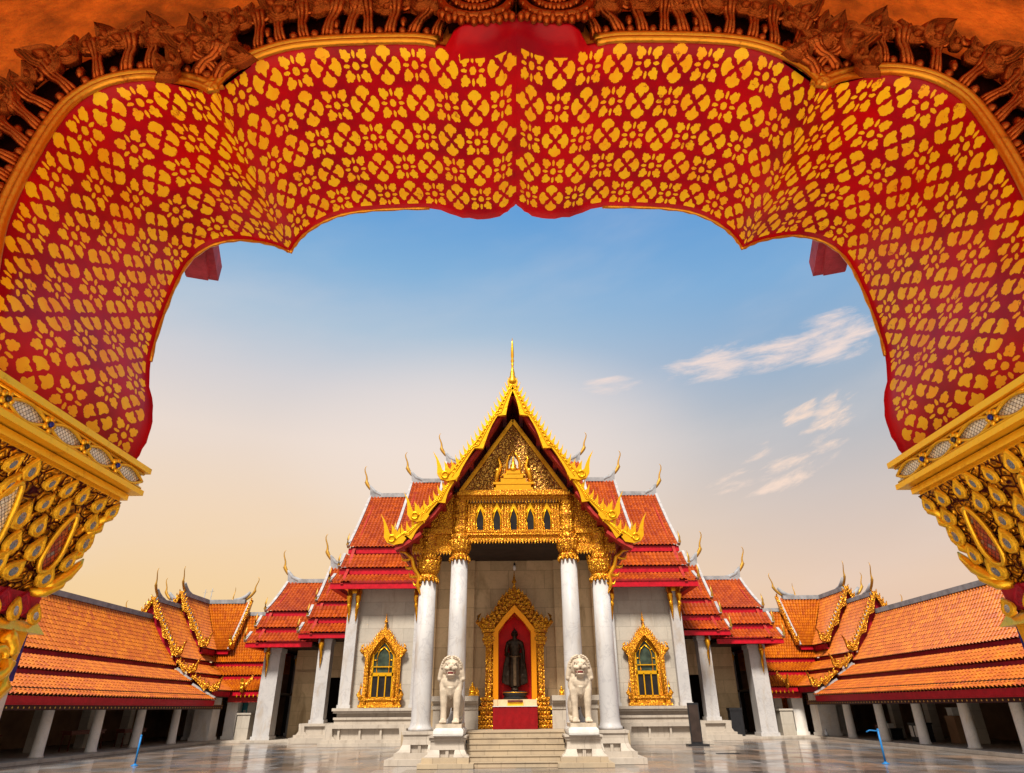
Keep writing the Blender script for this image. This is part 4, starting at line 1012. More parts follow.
def ogee_window(parent, cx, y, z0, wf, ws, zs, H, wi, zi0, zi1, zit, sill=None, name='window', proj=.35, glass=True):
    """gilded pointed frame: wf half width of the jambs, ws at the shoulders (height zs), tip at H; opening half width wi from zi0 to the spring zi1, tip zit"""
    fr = MB()
    R = [(0, H), (.05, H-.32), (.16, H-.62), (wf*.42, H-.95), (wf*.74, zs+.38), (ws, zs+.12), (ws*1.02, zs-.12), (ws*.94, zs-.26), (wf, zs-.36), (wf, z0)]
    I = [(wi+.16, z0), (wi+.16, zi1), ((wi+.16)*.5, (zi1+zit)/2+.22), (0, zit+.24)]
    for s in (-1, 1):
        fr.prism([(cx+s*a, b) for a, b in R+I], XZ, y-proj, y)
        # flames along the arch
        for i in range(9):
            t = (i+.5)/9; L = [(wf*.14, H-.62), (wf*.42, H-.95), (wf*.74, zs+.38), (ws, zs+.12)]
            q = t*3; k = min(2, int(q)); a = L[k][0]+(L[k+1][0]-L[k][0])*(q-k); b = L[k][1]+(L[k+1][1]-L[k][1])*(q-k)
            fr.prism([(cx+s*p, z) for p, z in flame((a, b-.02), .26, .15, .35)], XZ, y-proj*.85, y-proj*.35)
        fr.tube([(cx+s*ws*.98, y-proj, zs-.1), (cx+s*(ws+.12), y-proj, zs+.08), (cx+s*(ws+.08), y-proj, zs+.34), (cx+s*(ws-.06), y-proj, zs+.5)], [.10, .12, .08, .01], 6)
        for i in range(12):
            z = z0+.35+(zs-.5-z0-.35)*i/11; fr.ell((cx+s*(wf+wi+.16)/2, y-proj-.01, z), ((wf-wi-.16)*.36, .05, .16), nu=8, nv=5)
        for off, rr in ((0.02, .055), (.11, .04)):
            fr.tube([(cx+s*(I[0][0]+off), y-proj-.02, z0), (cx+s*(I[1][0]+off), y-proj-.02, zi1), (cx+s*(I[2][0]+off*.6), y-proj-.02, I[2][1]+off*.6), (cx, y-proj-.02, I[3][1]+off)], rr, 6)
        # inner orange jamb
        fr.prism([(cx+s*a, b) for a, b in ((0, zit+.24), ((wi+.16)*.5, (zi1+zit)/2+.22), (wi+.16, zi1), (wi+.16, zi0-.14), (wi, zi0-.14), (wi, zi1), (wi*.5, (zi1+zit)/2+.05), (0, zit))], XZ, y-proj*.45, y-.02)
    fr.lathe([(.10, 0), (.13, .08), (.07, .18), (.05, .3), (.006, .62)], (cx, y-proj*.5, H-.12), 10)
    if sill:
        fr.bx(cx-sill, cx+sill, y-proj-.12, y, z0, z0+.16); fr.bx(cx-sill*.94, cx+sill*.94, y-proj-.02, y, z0+.16, z0+.42); fr.bx(cx-sill, cx+sill, y-proj-.1, y, z0+.42, z0+.54)
        for s in (-1, 1): fr.tube([(cx+s*(wf+.02), y-proj, z0+.5), (cx+s*(wf+.22), y-proj, z0+.75), (cx+s*(wf+.1), y-proj, z0+1.15), (cx+s*(wf+.12), y-proj, z0+1.5)], [.16, .15, .08, .01], 6)
    return fr
for s in (-1, 1):
    cx = s*8.58; y = 45.0
    fr = ogee_window(T, cx, y, 2.08, 1.16, 1.34, 5.35, 7.25, .70, 2.62, 5.15, 6.05, 1.36)
    wo_ = fr.build('window', 'gold_frieze', T)
    pa = MB(); pa.prism([(cx-.72, 2.55), (cx+.72, 2.55), (cx+.72, 5.15), (cx+.36, 5.66), (cx, 6.08), (cx-.36, 5.66), (cx-.72, 5.15)], XZ, y-.06, y-.03); pa.build('pane', 'pane', wo_)
    pb = MB(); pb.bx(cx-.69, cx+.69, y-.075, y-.05, 2.56, 3.95); pb.build('lower_pane', 'pane_dark', wo_)
    mu = MB(); bar = lambda x0, x1, z0, z1: mu.bx(cx+x0, cx+x1, y-.16, y-.05, z0, z1)
    bar(-.70, .70, 3.90, 4.10); bar(-.70, -.62, 2.6, 5.2); bar(.62, .70, 2.6, 5.2); bar(-.70, .70, 2.56, 2.68); bar(-.27, -.20, 2.6, 3.95); bar(.20, .27, 2.6, 3.95); bar(-.7, .7, 4.42, 4.48)
    for s2 in (-1, 1):
        mu.tube([(cx+s2*.40, y-.11, 4.1), (cx+s2*.40, y-.11, 5.1), (cx+s2*.30, y-.11, 5.38), (cx, y-.11, 5.66)], .035, 6)
        mu.tube([(cx+s2*.66, y-.11, 4.1), (cx+s2*.66, y-.11, 5.1), (cx+s2*.33, y-.11, 5.60), (cx, y-.11, 5.98)], .04, 6)
        mu.tube([(cx+s2*.40, y-.11, 4.85), (cx+s2*.66, y-.11, 4.85)], .03, 6); mu.tube([(cx+s2*.32, y-.11, 5.33), (cx+s2*.52, y-.11, 5.42)], .03, 6)
    mu.build('mullion', 'gold_bright', wo_)

# ---- niche with the standing statue
ny = 34.34
fr = ogee_window(T, 0, ny, 2.35, 1.42, 1.72, 5.75, 7.9, .86, 2.2, 5.35, 6.2, None, proj=1.0)
for i in range(3):                                      # second and third rows of flames on the tall arch
    for s in (-1, 1):
        for k in range(8):
            t = (k+.5)/8; L = [(.10, 7.3-.28*i), (.60-.05*i, 6.85-.25*i), (1.05-.09*i, 6.15-.18*i), (1.62-.16*i, 5.75-.10*i)]
            q = t*3; kk = min(2, int(q)); a = L[kk][0]+(L[kk+1][0]-L[kk][0])*(q-kk); b = L[kk][1]+(L[kk+1][1]-L[kk][1])*(q-kk)
            fr.prism([(s*p, z) for p, z in flame((a, b), .30, .2, .3)], XZ, ny-1.12-.05*i, ny-.95)
for s in (-1, 1):                                       # stacked mouldings: jamb caps and stepped feet
    for z, d in ((5.62, .10), (5.42, .16), (5.22, .06), (5.04, .12), (4.86, .04)): fr.bx(s*.98, s*(1.46+d), ny-1.10-d*.6, ny, z-.09, z+.07)
    for i in range(7):
        z = 1.148+i*.19; d = (.44, .32, .40, .22, .30, .12, .20)[i]; fr.bx(s*1.0, s*(1.42+d), ny-1.08-d*.6, ny, z, z+.17)
        for q in range(4): fr.ell((s*(1.08+q*.16+d*.1), ny-1.10-d*.6, z+.09), (.07, .05, .075), nu=8, nv=5)
no = fr.build('niche_frame', 'gold_fine', T)
if_ = MB()
for s in (-1, 1):
    if_.prism([(s*a, b) for a, b in ((.80, 2.2), (1.04, 2.2), (1.04, 5.42), (.54, 6.05), (0, 6.60), (0, 6.26), (.44, 5.82), (.80, 5.36))], XZ, ny-1.16, ny-.3)
if_.build('inner_frame', 'gold_orange', no)
nb = MB(); nb.bx(-1.0, 1.0, ny-.12, ny-.06, 1.2, 6.3); nb.bx(-.98, -.86, ny-.9, ny-.1, 2.2, 5.6); nb.bx(.86, .98, ny-.9, ny-.1, 2.2, 5.6)
nb.add([(-.88, ny-.9, 5.35), (0, ny-.9, 6.24), (0, ny-.1, 6.24), (-.88, ny-.1, 5.35)], [(0, 1, 2, 3)]); nb.add([(.88, ny-.9, 5.35), (0, ny-.9, 6.24), (0, ny-.1, 6.24), (.88, ny-.1, 5.35)], [(0, 1, 2, 3)])
nb.build('niche_lining', 'niche_red', no)
ns = MB(); ns.bx(-1.02, 1.02, 33.12, 34.3, 2.07, 2.36); ns.bx(-.98, .98, 33.22, 34.25, 1.148, 2.07); ns.build('niche_shelf', 'porch_wall', no)
lp = MB(); lp.ell((0.03, 34.2, 8.62), (.09, .09, .14)); lo = lp.build('lamp', 'bulb', T)
lp = MB(); lp.lathe([(.05, 0), (.06, .1), (.03, .14)], (.03, 34.2, 8.74), 10); lp.tube([(.03, 34.2, 8.86), (.03, 34.36, 8.95)], .02, 6); lp.build('lamp_holder', 'black_paint', lo)
# gilded pegs on the wall beside the niche are things of their own (see below)

# ================================================================== SIDE HALLS (low roofs between the temple and the galleries)
for s in (-1, 1):
    side = 'left' if s < 0 else 'right'
    H = thing('side_hall', 'open pillared hall with two-stage orange roof joining the temple on the %s' % side, 'side hall', (s*15.5, 52, 0))
    slope_set(H, s, 10.6, (14.85, 15.05, 15.3), [(52.3, 12.25, 49.5, 9.2), (49.35, 8.85, 48.6, 7.95), (48.45, 7.5, 47.6, 6.85)], 52.3, 'tile_red', chs=1.35, cap_r=.3, fh=.36)
    slope_set(H, s, 14.4, (18.75, 18.95, 19.15), [(54, 11.4, 50, 8.6), (49.85, 8.2, 49.1, 7.35), (48.95, 6.95, 48.1, 6.32)], 54, 'tile_red', chs=1.3, cap_r=.3, fh=.36)
    def pillar(x, y, z0, z1, w):
        p = MB(); k = w/2; p.bx(s*(x-k), s*(x+k), y-k, y+k, z0, z1); p.bx(s*(x-k-.08), s*(x+k+.08), y-k-.08, y+k+.08, z0, z0+.22); p.bx(s*(x-k-.06), s*(x+k+.06), y-k-.06, y+k+.06, z1-.3, z1)
        po = p.build('pillar', 'marble', H)
        b = MB()
        b.tube([(s*(x+k*.5), y-k-.12, z1), (s*(x+k*.5), y-k-.2, z1-.55), (s*(x+k*.45), y-k-.14, z1-1.1), (s*(x+k*.45), y-k-.08, z1-1.9)], [.14, .17, .11, .02], 8)
        b.ell((s*(x+k*.5), y-k-.2, z1-.35), (.2, .13, .2)); b.build('gilt_bracket', 'gold', po)
    pillar(13.45, 48.7, 1.16, 6.5, .86); pillar(17.5, 50.0, .154, 6.0, 1.15); pillar(17.5, 57, .154, 6.0, 1.15)
    p = MB(); p.bx(s*11.7, s*14.9, 47.3, 52, .004, .34); p.bx(s*11.7, s*14.7, 47.6, 52, .34, .50); p.bx(s*11.6, s*14.35, 48.1, 52, .50, 1.0); p.bx(s*11.6, s*14.5, 47.95, 52, 1.0, 1.16)
    for xx in (14.1, 12.2):
        p.prism([(s*(xx+.5), .5), (s*(xx-.25), .5), (s*(xx-.05), .68), (s*xx, 1.0), (s*(xx+.36), 1.0), (s*(xx+.34), .72)], XZ, 47.85, 48.3)
    p.build('plinth', 'plinth', H)
    bw = MB(); bw.bx(s*10.8, s*18.9, 58.0, 58.3, .154, 7.6); bw.build('dark_backing_wall', 'dark', H)  # backing coloured near-black, standing in for the shade inside the hall
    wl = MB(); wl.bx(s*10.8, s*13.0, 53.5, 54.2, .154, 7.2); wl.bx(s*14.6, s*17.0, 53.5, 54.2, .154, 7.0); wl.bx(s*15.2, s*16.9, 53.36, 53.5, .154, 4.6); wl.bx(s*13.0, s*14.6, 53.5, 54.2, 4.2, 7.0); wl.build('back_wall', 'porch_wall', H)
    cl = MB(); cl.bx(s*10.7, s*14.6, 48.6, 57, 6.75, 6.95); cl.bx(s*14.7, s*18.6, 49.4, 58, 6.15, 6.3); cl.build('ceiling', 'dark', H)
    dr = MB(); dr.bx(s*11.0, s*12.1, 53.34, 53.44, 1.17, 3.9); do = dr.build('door', 'wood', H)
    d2 = MB()
    for x0, x1, z0, z1 in ((10.9, 11.02, 1.17, 4.1), (12.08, 12.2, 1.17, 4.1), (10.9, 12.2, 3.95, 4.1)): d2.bx(s*x0, s*x1, 53.28, 53.40, z0, z1)
    d2.build('door_frame', 'gold', do)
# ================================================================== CLOISTER GALLERIES
for s in (-1, 1):
    side = 'left' if s < 0 else 'right'
    G = thing('cloister_gallery', 'low cloister gallery with orange tiles and round columns on the %s' % side, 'gallery', (s*25, 42, .15))
    Z0 = .152
    SEG = [(26, 7.9, 23.5, 4.75), (23.3, 4.42, 22.15, 3.74), (22.0, 3.45, 20.3, 2.62)]
    def strip(xt, zt, xb, zb, y0, y1, yb0=None, yb1=None, sag=0.0):
        r_ = MB(); yb0 = y0 if yb0 is None else yb0; yb1 = y1 if yb1 is None else yb1
        tile_patch(r_, (s*xt, y0, zt), (s*xt, y1, zt), (s*xb, yb0, zb), (s*xb, yb1, zb), .27, .30, .10, sag, .03)
        r_.build('roof_slope', 'tile_orange', G)
    def fasc(x, z, y0, y1, h=.26):
        f = MB(); f.bx(s*(x+.06), s*(x+.2), y0, y1, z-h, z-.02); f.bx(s*(x+.10), s*(x+.3), y0, y1, z-h-.08, z-h); f.build('fascia', 'maroon' if z > 3 else 'red_paint', G)
        if z > 3.3: f = MB(); f.bx(s*(x+.32), s*(x+.42), y0, y1, z-h-.40, z+.15); f.build('riser', 'dark_red', G)
    for k, (xt, zt, xb, zb) in enumerate(SEG):
        strip(xt, zt, xb, zb, 20, 47.75, sag=.12 if k == 0 else .02); fasc(xb, zb, 20, 47.75, .28)
    o_ = MB(); o_.add([(s*26, 20, 7.9), (s*26, 47.75, 7.9), (s*31.8, 47.75, 2.6), (s*31.8, 20, 2.6)], [(0, 1, 2, 3)], False, [((0, 0), (90, 0), (90, 20), (0, 20))]); o_.build('outer_roof', 'tile_orange', G)
    rc = MB(); rc.beam((s*26, 20, 8.0), (s*26, 47.6, 8.0), .40, .30); rc.build('ridge_cap', 'ridge', G)
    # middle step
    strip(26, 9.1, 23.4, 5.3, 47.6, 56.0, 47.6, 53.4, .10); strip(23.2, 4.95, 22.15, 4.30, 47.6, 53.2, 47.6, 52.15); strip(22.0, 4.0, 20.4, 3.2, 47.6, 52.0, 47.6, 50.4)
    fasc(23.4, 5.3, 47.6, 53.4); fasc(22.15, 4.30, 47.6, 52.2); fasc(20.4, 3.2, 47.6, 50.4)
    o_ = MB(); o_.add([(s*26, 47.6, 9.1), (s*26, 56, 9.1), (s*31, 56, 3.4), (s*31, 47.6, 3.4)], [(0, 1, 2, 3)], False, [((0, 0), (40, 0), (40, 20), (0, 20))]); o_.build('outer_roof', 'tile_orange', G)
    # the same step turned along the back of the courtyard
    def bstrip(yt, zt, yb, zb, xo_t, xo_b, xi, sag=0):
        r_ = MB(); tile_patch(r_, (s*xo_t, yt, zt), (s*xi, yt, zt), (s*xo_b, yb, zb), (s*xi, yb, zb), .27, .30, .10, sag, .03); r_.build('roof_slope', 'tile_orange', G)
        f = MB(); f.bx(s*xo_b, s*xi, yb+.06, yb+.2, zb-.28, zb-.02); f.build('fascia', 'red_paint', G)
        f = MB(); f.bx(s*(xo_b+.3), s*xi, yb+.34, yb+.42, zb-.70, zb+.15); f.build('riser', 'dark_red', G)
    bstrip(56, 9.1, 53.4, 5.3, 26, 23.4, 18.2, .10); bstrip(53.2, 4.95, 52.15, 4.30, 23.2, 22.15, 18.3); bstrip(52.0, 4.0, 50.4, 3.2, 22.0, 20.4, 18.4)
    o_ = MB(); o_.add([(s*26, 56, 9.1), (s*18.2, 56, 9.1), (s*18.2, 61, 3.4), (s*26, 61, 3.4)], [(0, 1, 2, 3)], False, [((0, 0), (60, 0), (60, 20), (0, 20))]); o_.build('outer_roof', 'tile_orange', G)
    rc = MB(); rc.beam((s*26, 47.6, 9.2), (s*26, 52, 9.2), .38, .28); rc.build('ridge_cap', 'ridge', G); rc = MB(); rc.beam((s*22.6, 56, 9.2), (s*18.3, 56, 9.2), .38, .28); rc.build('ridge_cap', 'ridge', G)
    # raised cross roof at the corner
    strip(26, 10.1, 23.45, 6.2, 51.4, 56.0, 51.4, 53.45, .10); bstrip(56, 10.1, 53.45, 6.2, 26, 23.45, 22.5, .10)
    fasc(23.45, 6.2, 51.4, 53.5, .3)
    o_ = MB()
    o_.add([(s*26, 51.4, 10.1), (s*26, 60.6, 10.1), (s*28.6, 60.6, 6.2), (s*28.6, 51.4, 6.2)], [(0, 1, 2, 3)], False, [((0, 0), (40, 0), (40, 20), (0, 20))])
    o_.add([(s*22.5, 56, 10.1), (s*29.5, 56, 10.1), (s*29.5, 58.6, 6.2), (s*22.5, 58.6, 6.2)], [(0, 1, 2, 3)], False, [((0, 0), (40, 0), (40, 20), (0, 20))])
    o_.add([(s*26, 56, 10.1), (s*29.5, 56, 10.1), (s*29.5, 53.4, 6.2), (s*26, 53.4, 6.2)], [(0, 1, 2, 3)], False, [((0, 0), (40, 0), (40, 20), (0, 20))])
    o_.build('outer_roof', 'tile_orange', G)
    rc = MB(); rc.beam((s*26, 51.6, 10.2), (s*26, 60.4, 10.2), .40, .32); rc.beam((s*22.8, 56, 10.2), (s*29.3, 56, 10.2), .40, .32)
    for (p, d) in (((26, 51.4), (0, -1)), ((22.5, 56), (-1, 0)), ((29.5, 56), (1, 0)), ((26, 60.6), (0, 1))):
        pts = [(s*(p[0]-d[0]*q), p[1]-d[1]*q, 10.2+h) for q, h in ((1.3, .05), (.7, .18), (.3, .45), (.05, .8))]
        rc.tube(pts, [.2, .21, .18, .10], 8)
    rc.tube([(s*26, 48.9, 9.25), (s*26, 48.3, 9.38), (s*26, 47.9, 9.6), (s*26, 47.65, 9.9)], [.18, .2, .17, .1], 8)
    rco = rc.build('ridge_cap', 'ridge', G)
    for (x, y, z, d) in ((26, 51.35, 10.65, (0, -1, 0)), (22.45, 56, 10.65, (-s, 0, 0)), (29.5, 56, 10.65, (s, 0, 0)), (26, 60.6, 10.65, (0, 1, 0)), (26, 47.55, 9.75, (0, -1, 0)), (30.4, 52.5, 8.3, (s, 0, 0))):
        f = MB(); chofa(f, (s*x, y, z-.12), 1.08, d); f.build('horn_finial', 'finial', rco)
    # gilded bargeboards
    gy_ = lambda a, b, t: (s*(26-a), t, b)
    barge(G, [(0, 9.35), (.9, 7.9), (1.8, 6.6), (2.55, 5.6)], gy_, 47.35, 47.5, 'gold_fine', .42, .30, 14, 2.8, hook=.62)
    barge(G, [(0, 9.35), (-.9, 7.9), (-1.8, 6.6), (-2.55, 5.6)], gy_, 47.35, 47.5, 'gold_fine', .42, .30, 14, 2.8, hook=.62)
    barge(G, [(2.7, 5.15), (3.3, 4.75), (3.8, 4.5)], gy_, 47.35, 47.5, 'gold_fine', .36, .24, 4, 1.3, hook=.58)
    barge(G, [(3.95, 4.15), (4.9, 3.65), (5.6, 3.35)], gy_, 47.35, 47.5, 'gold_fine', .36, .24, 5, 1.3, hook=.58)
    barge(G, [(0, 10.35), (.9, 8.85), (1.8, 7.5), (2.55, 6.5)], gy_, 51.15, 51.3, 'gold_fine', .42, .30, 14, 2.8, hook=.66)
    barge(G, [(0, 10.35), (-.9, 8.85), (-1.8, 7.5), (-2.55, 6.5)], gy_, 51.15, 51.3, 'gold_fine', .42, .30, 14, 2.8, hook=.66)
    gx_ = lambda a, b, t: (t, 56-a, b)
    barge(G, [(0, 10.35), (.9, 8.85), (1.8, 7.5), (2.55, 6.5)], gx_, s*22.36, s*22.2, 'gold_fine', .42, .30, 14, 2.8, hook=.6)
    barge(G, [(3.95, 4.15), (4.9, 3.65), (5.6, 3.35)], gx_, s*19.7, s*19.55, 'gold_fine', .34, .24, 5, 1.3, hook=.58)
    for a_, b_, w_ in (((26, 51.33, 10.12), (23.4, 51.33, 6.25), .2), ((22.42, 56, 10.12), (22.42, 53.4, 6.25), .2), ((26, 47.52, 9.1), (23.4, 47.52, 5.35), .2), ((22.0, 47.55, 3.6), (20.3, 47.55, 2.75), .16), ((23.3, 47.55, 4.6), (22.15, 47.55, 3.85), .16)):
        v = MB(); v.beam((s*a_[0],)+a_[1:], (s*b_[0],)+b_[1:], w_, w_*.9); v.build('verge', 'verge', G)
    for pl_, fn_, ta, tb in (([(0, 9.0), (2.4, 5.4), (-2.4, 5.4)], gy_, 47.75, 47.9), ([(0, 10.0), (2.3, 6.4), (-2.3, 6.4)], gy_, 51.6, 51.75), ([(0, 10.0), (2.3, 6.4), (-2.3, 6.4)], gx_, s*22.75, s*22.9)):
        gw = MB(); gw.prism(pl_, fn_, ta, tb); gw.build('gable_end', 'maroon', G)
    # interior: ceiling, back wall, beam with gilt stencils, columns
    b = MB(); b.bx(s*21.35, s*21.85, 20, 52, 2.32, 2.75); b.bx(s*20.62, s*20.68, 20, 49.9, 2.06, 2.34); b.build('stencilled_beam', 'eave_dots', G)
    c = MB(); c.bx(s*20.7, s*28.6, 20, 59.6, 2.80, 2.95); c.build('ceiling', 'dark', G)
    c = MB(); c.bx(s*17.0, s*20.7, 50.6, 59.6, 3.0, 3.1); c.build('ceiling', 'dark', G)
    w = MB(); w.bx(s*28.3, s*28.7, 20, 60, Z0, 2.9); w.build('back_wall', 'plaster', G)
    w = MB(); w.bx(s*13, s*28.25, 59.3, 59.7, Z0, 4.7); w.build('back_wall', 'plaster', G)
    ys = (20.8, 24.8, 28.8, 32.8, 36.9, 41.0, 45.3) if s < 0 else (22.6, 26.8, 30.6, 34.2, 38.2, 42.2, 46.2)
    for y in ys:
        c = MB(); c.lathe([(.30, 0), (.30, .05), (.265, .09), (.255, .3), (.245, 1.2), (.225, 2.15), (.25, 2.18)], (s*21.6, y, Z0), 24); co = c.build('column', 'column_stone', G)
        k = MB(); k.lathe([(.26, 0), (.34, .10), (.30, .14)], (s*21.6, y, Z0+2.06), 24, lotus_mod(12, .08)); k.build('capital', 'gold', co)
        c = MB(); c.bx(s*24.5, s*25.0, y-.05, y+.45, Z0, 2.8); c.build('inner_pillar', 'marble_wall', G)
    for (x, y, wd, z) in ((21.7, 50.0, 1.25, 2.9), (20.5, 51.7, .8, 3.0), (23.0, 51.2, .9, 2.9)):
        c = MB(); k = wd/2; c.bx(s*(x-k), s*(x+k), y-k, y+k, Z0, z); c.bx(s*(x-k-.07), s*(x+k+.07), y-k-.07, y+k+.07, Z0, Z0+.2); c.build('corner_pillar', 'column_stone', G)
    c = MB(); c.bx(s*18.85, s*19.75, 50.6, 51.5, Z0, 1.7); c.bx(s*18.8, s*19.8, 50.55, 51.55, 1.7, 1.82); c.bx(s*18.95, s*19.5, 51.6, 52.3, Z0, 3.0); c.build('corner_pier', 'marble_wall', G)
    if s > 0: c = MB(); c.bx(18.7, 20.9, 54.0, 54.2, Z0, 3.0); c.build('orange_wall', 'gate_wall', G)
    hb = MB()
    for k in range(70):
        y = 47.6+k*.04 if False else 0
    for k in range(9):
        x = s*(17.6+k*.30); hb.prism([(x-.05, 2.92), (x, 2.80), (x+.05, 2.92), (x, 3.04)], XZ, 50.44, 50.47)
    hb.build('eave_pendants', 'gold_bright', G)

# ================================================================== STATUES
def remeshed(mb, name, mname, parent, vox, smooth=2):
    o = mb.build(name, mname, parent)
    r = o.modifiers.new('Remesh', 'REMESH'); r.mode = 'VOXEL'; r.voxel_size = vox; r.use_smooth_shade = True
    sm = o.modifiers.new('Smooth', 'SMOOTH'); sm.factor = .5; sm.iterations = smooth
    return o
def make_lion(label, loc):
    L = thing('guardian_lion', label, 'statue', (0, 0, 0), 'lions beside the temple steps')
    b = MB()
    for s in (-1, 1):
        b.tube([(s*.25, -.16, 1.50), (s*.27, -.30, 1.15), (s*.26, -.36, .75), (s*.255, -.36, .45), (s*.25, -.37, .10)], [.20, .185, .145, .125, .13], 14)
        b.ell((s*.25, -.46, .085), (.15, .22, .085))
        for q in range(4): b.ell((s*.25+(q-1.5)*.072, -.64, .065), (.042, .07, .06), nu=8, nv=6)
        b.ell((s*.30, -.12, 1.38), (.19, .24, .30)); b.ell((s*.27, .55, .62), (.22, .38, .50)); b.ell((s*.33, .30, .10), (.13, .30, .10))
        b.tube([(s*.33, .62, .35), (s*.34, .45, .14), (s*.33, .20, .09)], [.15, .12, .10], 10)
        # mane flares out in a bell, ears, brows, cheeks, eyes
        b.tube([(s*.20, -.22, 2.36), (s*.33, -.22, 2.14), (s*.40, -.20, 1.88), (s*.47, -.16, 1.62)], [.09, .13, .13, .11], 12)
        b.ell((s*.47, -.18, 1.60), (.10, .13, .10)); b.ell((s*.27, -.34, 2.30), (.07, .07, .10))
        b.ell((s*.14, -.60, 2.19), (.12, .07, .045)); b.ell((s*.13, -.625, 2.11), (.062, .05, .05)); b.ell((s*.17, -.58, 1.99), (.11, .11, .09))
        b.ell((s*.10, -.68, 1.97), (.10, .09, .075))
        for q in range(7):
            a = .15+q*.26; b.ell((s*(.36*sin(a)+.03), -.46+.02*q, 2.08+.36*cos(a)), (.055, .06, .055), nu=8, nv=6)
    b.ell((0, -.22, 1.42), (.40, .34, .36)); b.ell((0, -.34, 1.22), (.24, .20, .30)); b.tube([(0, -.42, 1.30), (0, -.40, 1.02), (0, -.34, .86)], [.17, .11, .03], 10)
    b.tube([(0, -.1, 1.35), (0, .3, 1.15), (0, .62, .78)], [.36, .36, .36], 16)
    b.ell((0, -.24, 2.02), (.36, .30, .40)); b.ell((0, -.36, 2.08), (.30, .28, .28)); b.ell((0, -.18, 2.38), (.20, .2, .10)); b.ell((0, -.12, 1.68), (.42, .28, .22))
    b.ell((0, -.70, 2.04), (.085, .09, .075)); b.ell((0, -.60, 1.735), (.19, .13, .055)); b.ell((0, -.54, 1.66), (.16, .12, .06))
    b.tube([(0, .9, .45), (0, 1.02, .9), (0, .9, 1.3), (0, .98, 1.6)], [.08, .09, .10, .03], 8)
    remeshed(b, 'body', 'statue', L, .024)
    m = MB(); m.ell((0, -.56, 1.83), (.185, .15, .07)); mo = m.build('mouth', 'maroon', L)
    t = MB()
    for q in range(8):
        a = -1.05+q*.3; t.tube([(.165*sin(a), -.57-.15*cos(a), 1.885), (.165*sin(a), -.575-.15*cos(a), 1.825)], [.022, .012], 6)
    for s in (-1, 1): t.tube([(s*.13, -.68, 1.76), (s*.13, -.68, 1.85)], [.02, .006], 6)
    t.build('teeth', 'statue', mo)
    for s in (-1, 1):
        e = MB(); e.ell((s*.13, -.668, 2.105), (.022, .014, .022)); e.build('eye', 'black_paint', L)
    q = MB(); q.bx(-.50, .50, -.78, 1.1, -.13, .0); q.build('plinth_slab', 'statue', L)
    c = MB()
    for q, (d, z0, z1) in enumerate(((.05, -.42, -.38), (.01, -.38, -.33), (0, -.33, -.21), (.02, -.21, -.17), (.07, -.17, -.132))): c.bx(-.58+d, .58-d, -.86+d, 1.1-d, z0, z1)
    c.build('cushion_base', 'white_paint', L)
    L.location = loc
    return L
lion = make_lion('white guardian lion statue on the pedestal left of the steps', (-2.58, 28.4, 1.46))
for s in (-1, 1):
    pt = thing('lion_pedestal', 'splay-footed pale stone pedestal under the lion %s of the steps' % ('left' if s < 0 else 'right'), 'pedestal', (s*2.62, 28.4, 0), 'pedestals under the lions')
    pd = MB(); footed(pd, s*2.62-.70, s*2.62+.70, 27.72, 29.5, .34, 1.00, .38); pd.bx(s*2.62-.74, s*2.62+.74, 27.66, 29.5, 1.0, 1.06); pd.build('block', 'plinth', pt)
    b2 = MB(); b2.bx(s*2.62-.92, s*2.62+.86, 27.42, 29.5, .16, .34); b2.bx(s*2.62-1.05, s*2.62+1.05, 27.2, 29.5, .006, .16); b2.build('stepped_base', 'stone', pt)
l2 = copy_tree(lion); l2.location = (2.62, 28.4, 1.46); l2['label'] = 'white guardian lion statue on the pedestal right of the steps'

# standing statue in the niche
B = thing('standing_buddha', 'dark bronze standing Buddha with one raised hand in the red niche', 'statue', (0, 33.85, 2.72))
b = MB(); bz = 2.72; by = 33.85
def hsec(z, rx, ry, y=0): return (z, rx, ry, y)
secs = [(.03, .20, .16), (.16, .17, .13), (.20, .27, .14), (.34, .28, .15), (.60, .275, .155), (1.0, .265, .165), (1.30, .27, .17), (1.52, .26, .16), (1.72, .245, .15), (1.95, .30, .165), (2.12, .36, .165), (2.24, .36, .15), (2.32, .26, .12), (2.37, .12, .10), (2.48, .095, .095)]
n = 28; vs = []
for z, rx, ry in secs:
    for k in range(n): a = 2*pi*k/n; vs.append((rx*cos(a), by+ry*sin(a)*(1+.05*cos(a*8)*(z < 1.4)), bz+z))
fs = [(i*n+k, i*n+(k+1) % n, (i+1)*n+(k+1) % n, (i+1)*n+k) for i in range(len(secs)-1) for k in range(n)]+[list(range(n))[::-1], list(range((len(secs)-1)*n, len(secs)*n))]
b.add(vs, fs, True)
for s in (-1, 1):
    b.ell((s*.10, by-.12, bz+.04), (.065, .16, .05))
    # robe wings hanging from the arms
    for q in range(6):
        f = q/5; xb = .26+.33*f; b.tube([(s*(.30+.10*f), by+.02, bz+1.72-.10*f), (s*(.34+.16*f), by+.03, bz+1.2), (s*(.30+.27*f), by+.03, bz+.70), (s*xb, by+.02, bz+.26+.10*f*f)], [.035, .05, .055, .05], 8)
    b.ell((s*.142, by, bz+2.57), (.03, .05, .10))
b.tube([(-.34, by, bz+2.18), (-.42, by+.02, bz+1.85), (-.43, by-.06, bz+1.62), (-.40, by-.24, bz+1.78), (-.38, by-.28, bz+1.95)], [.10, .095, .085, .065, .05], 12)
b.ell((-.38, by-.30, bz+2.02), (.055, .03, .075))
for k in range(4): b.tube([(-.415+k*.024, by-.30, bz+2.06), (-.417+k*.025, by-.305, bz+(2.16, 2.185, 2.18, 2.15)[k])], [.013, .010], 6)
b.tube([(-.335, by-.30, bz+2.0), (-.315, by-.31, bz+2.07)], [.014, .009], 6)
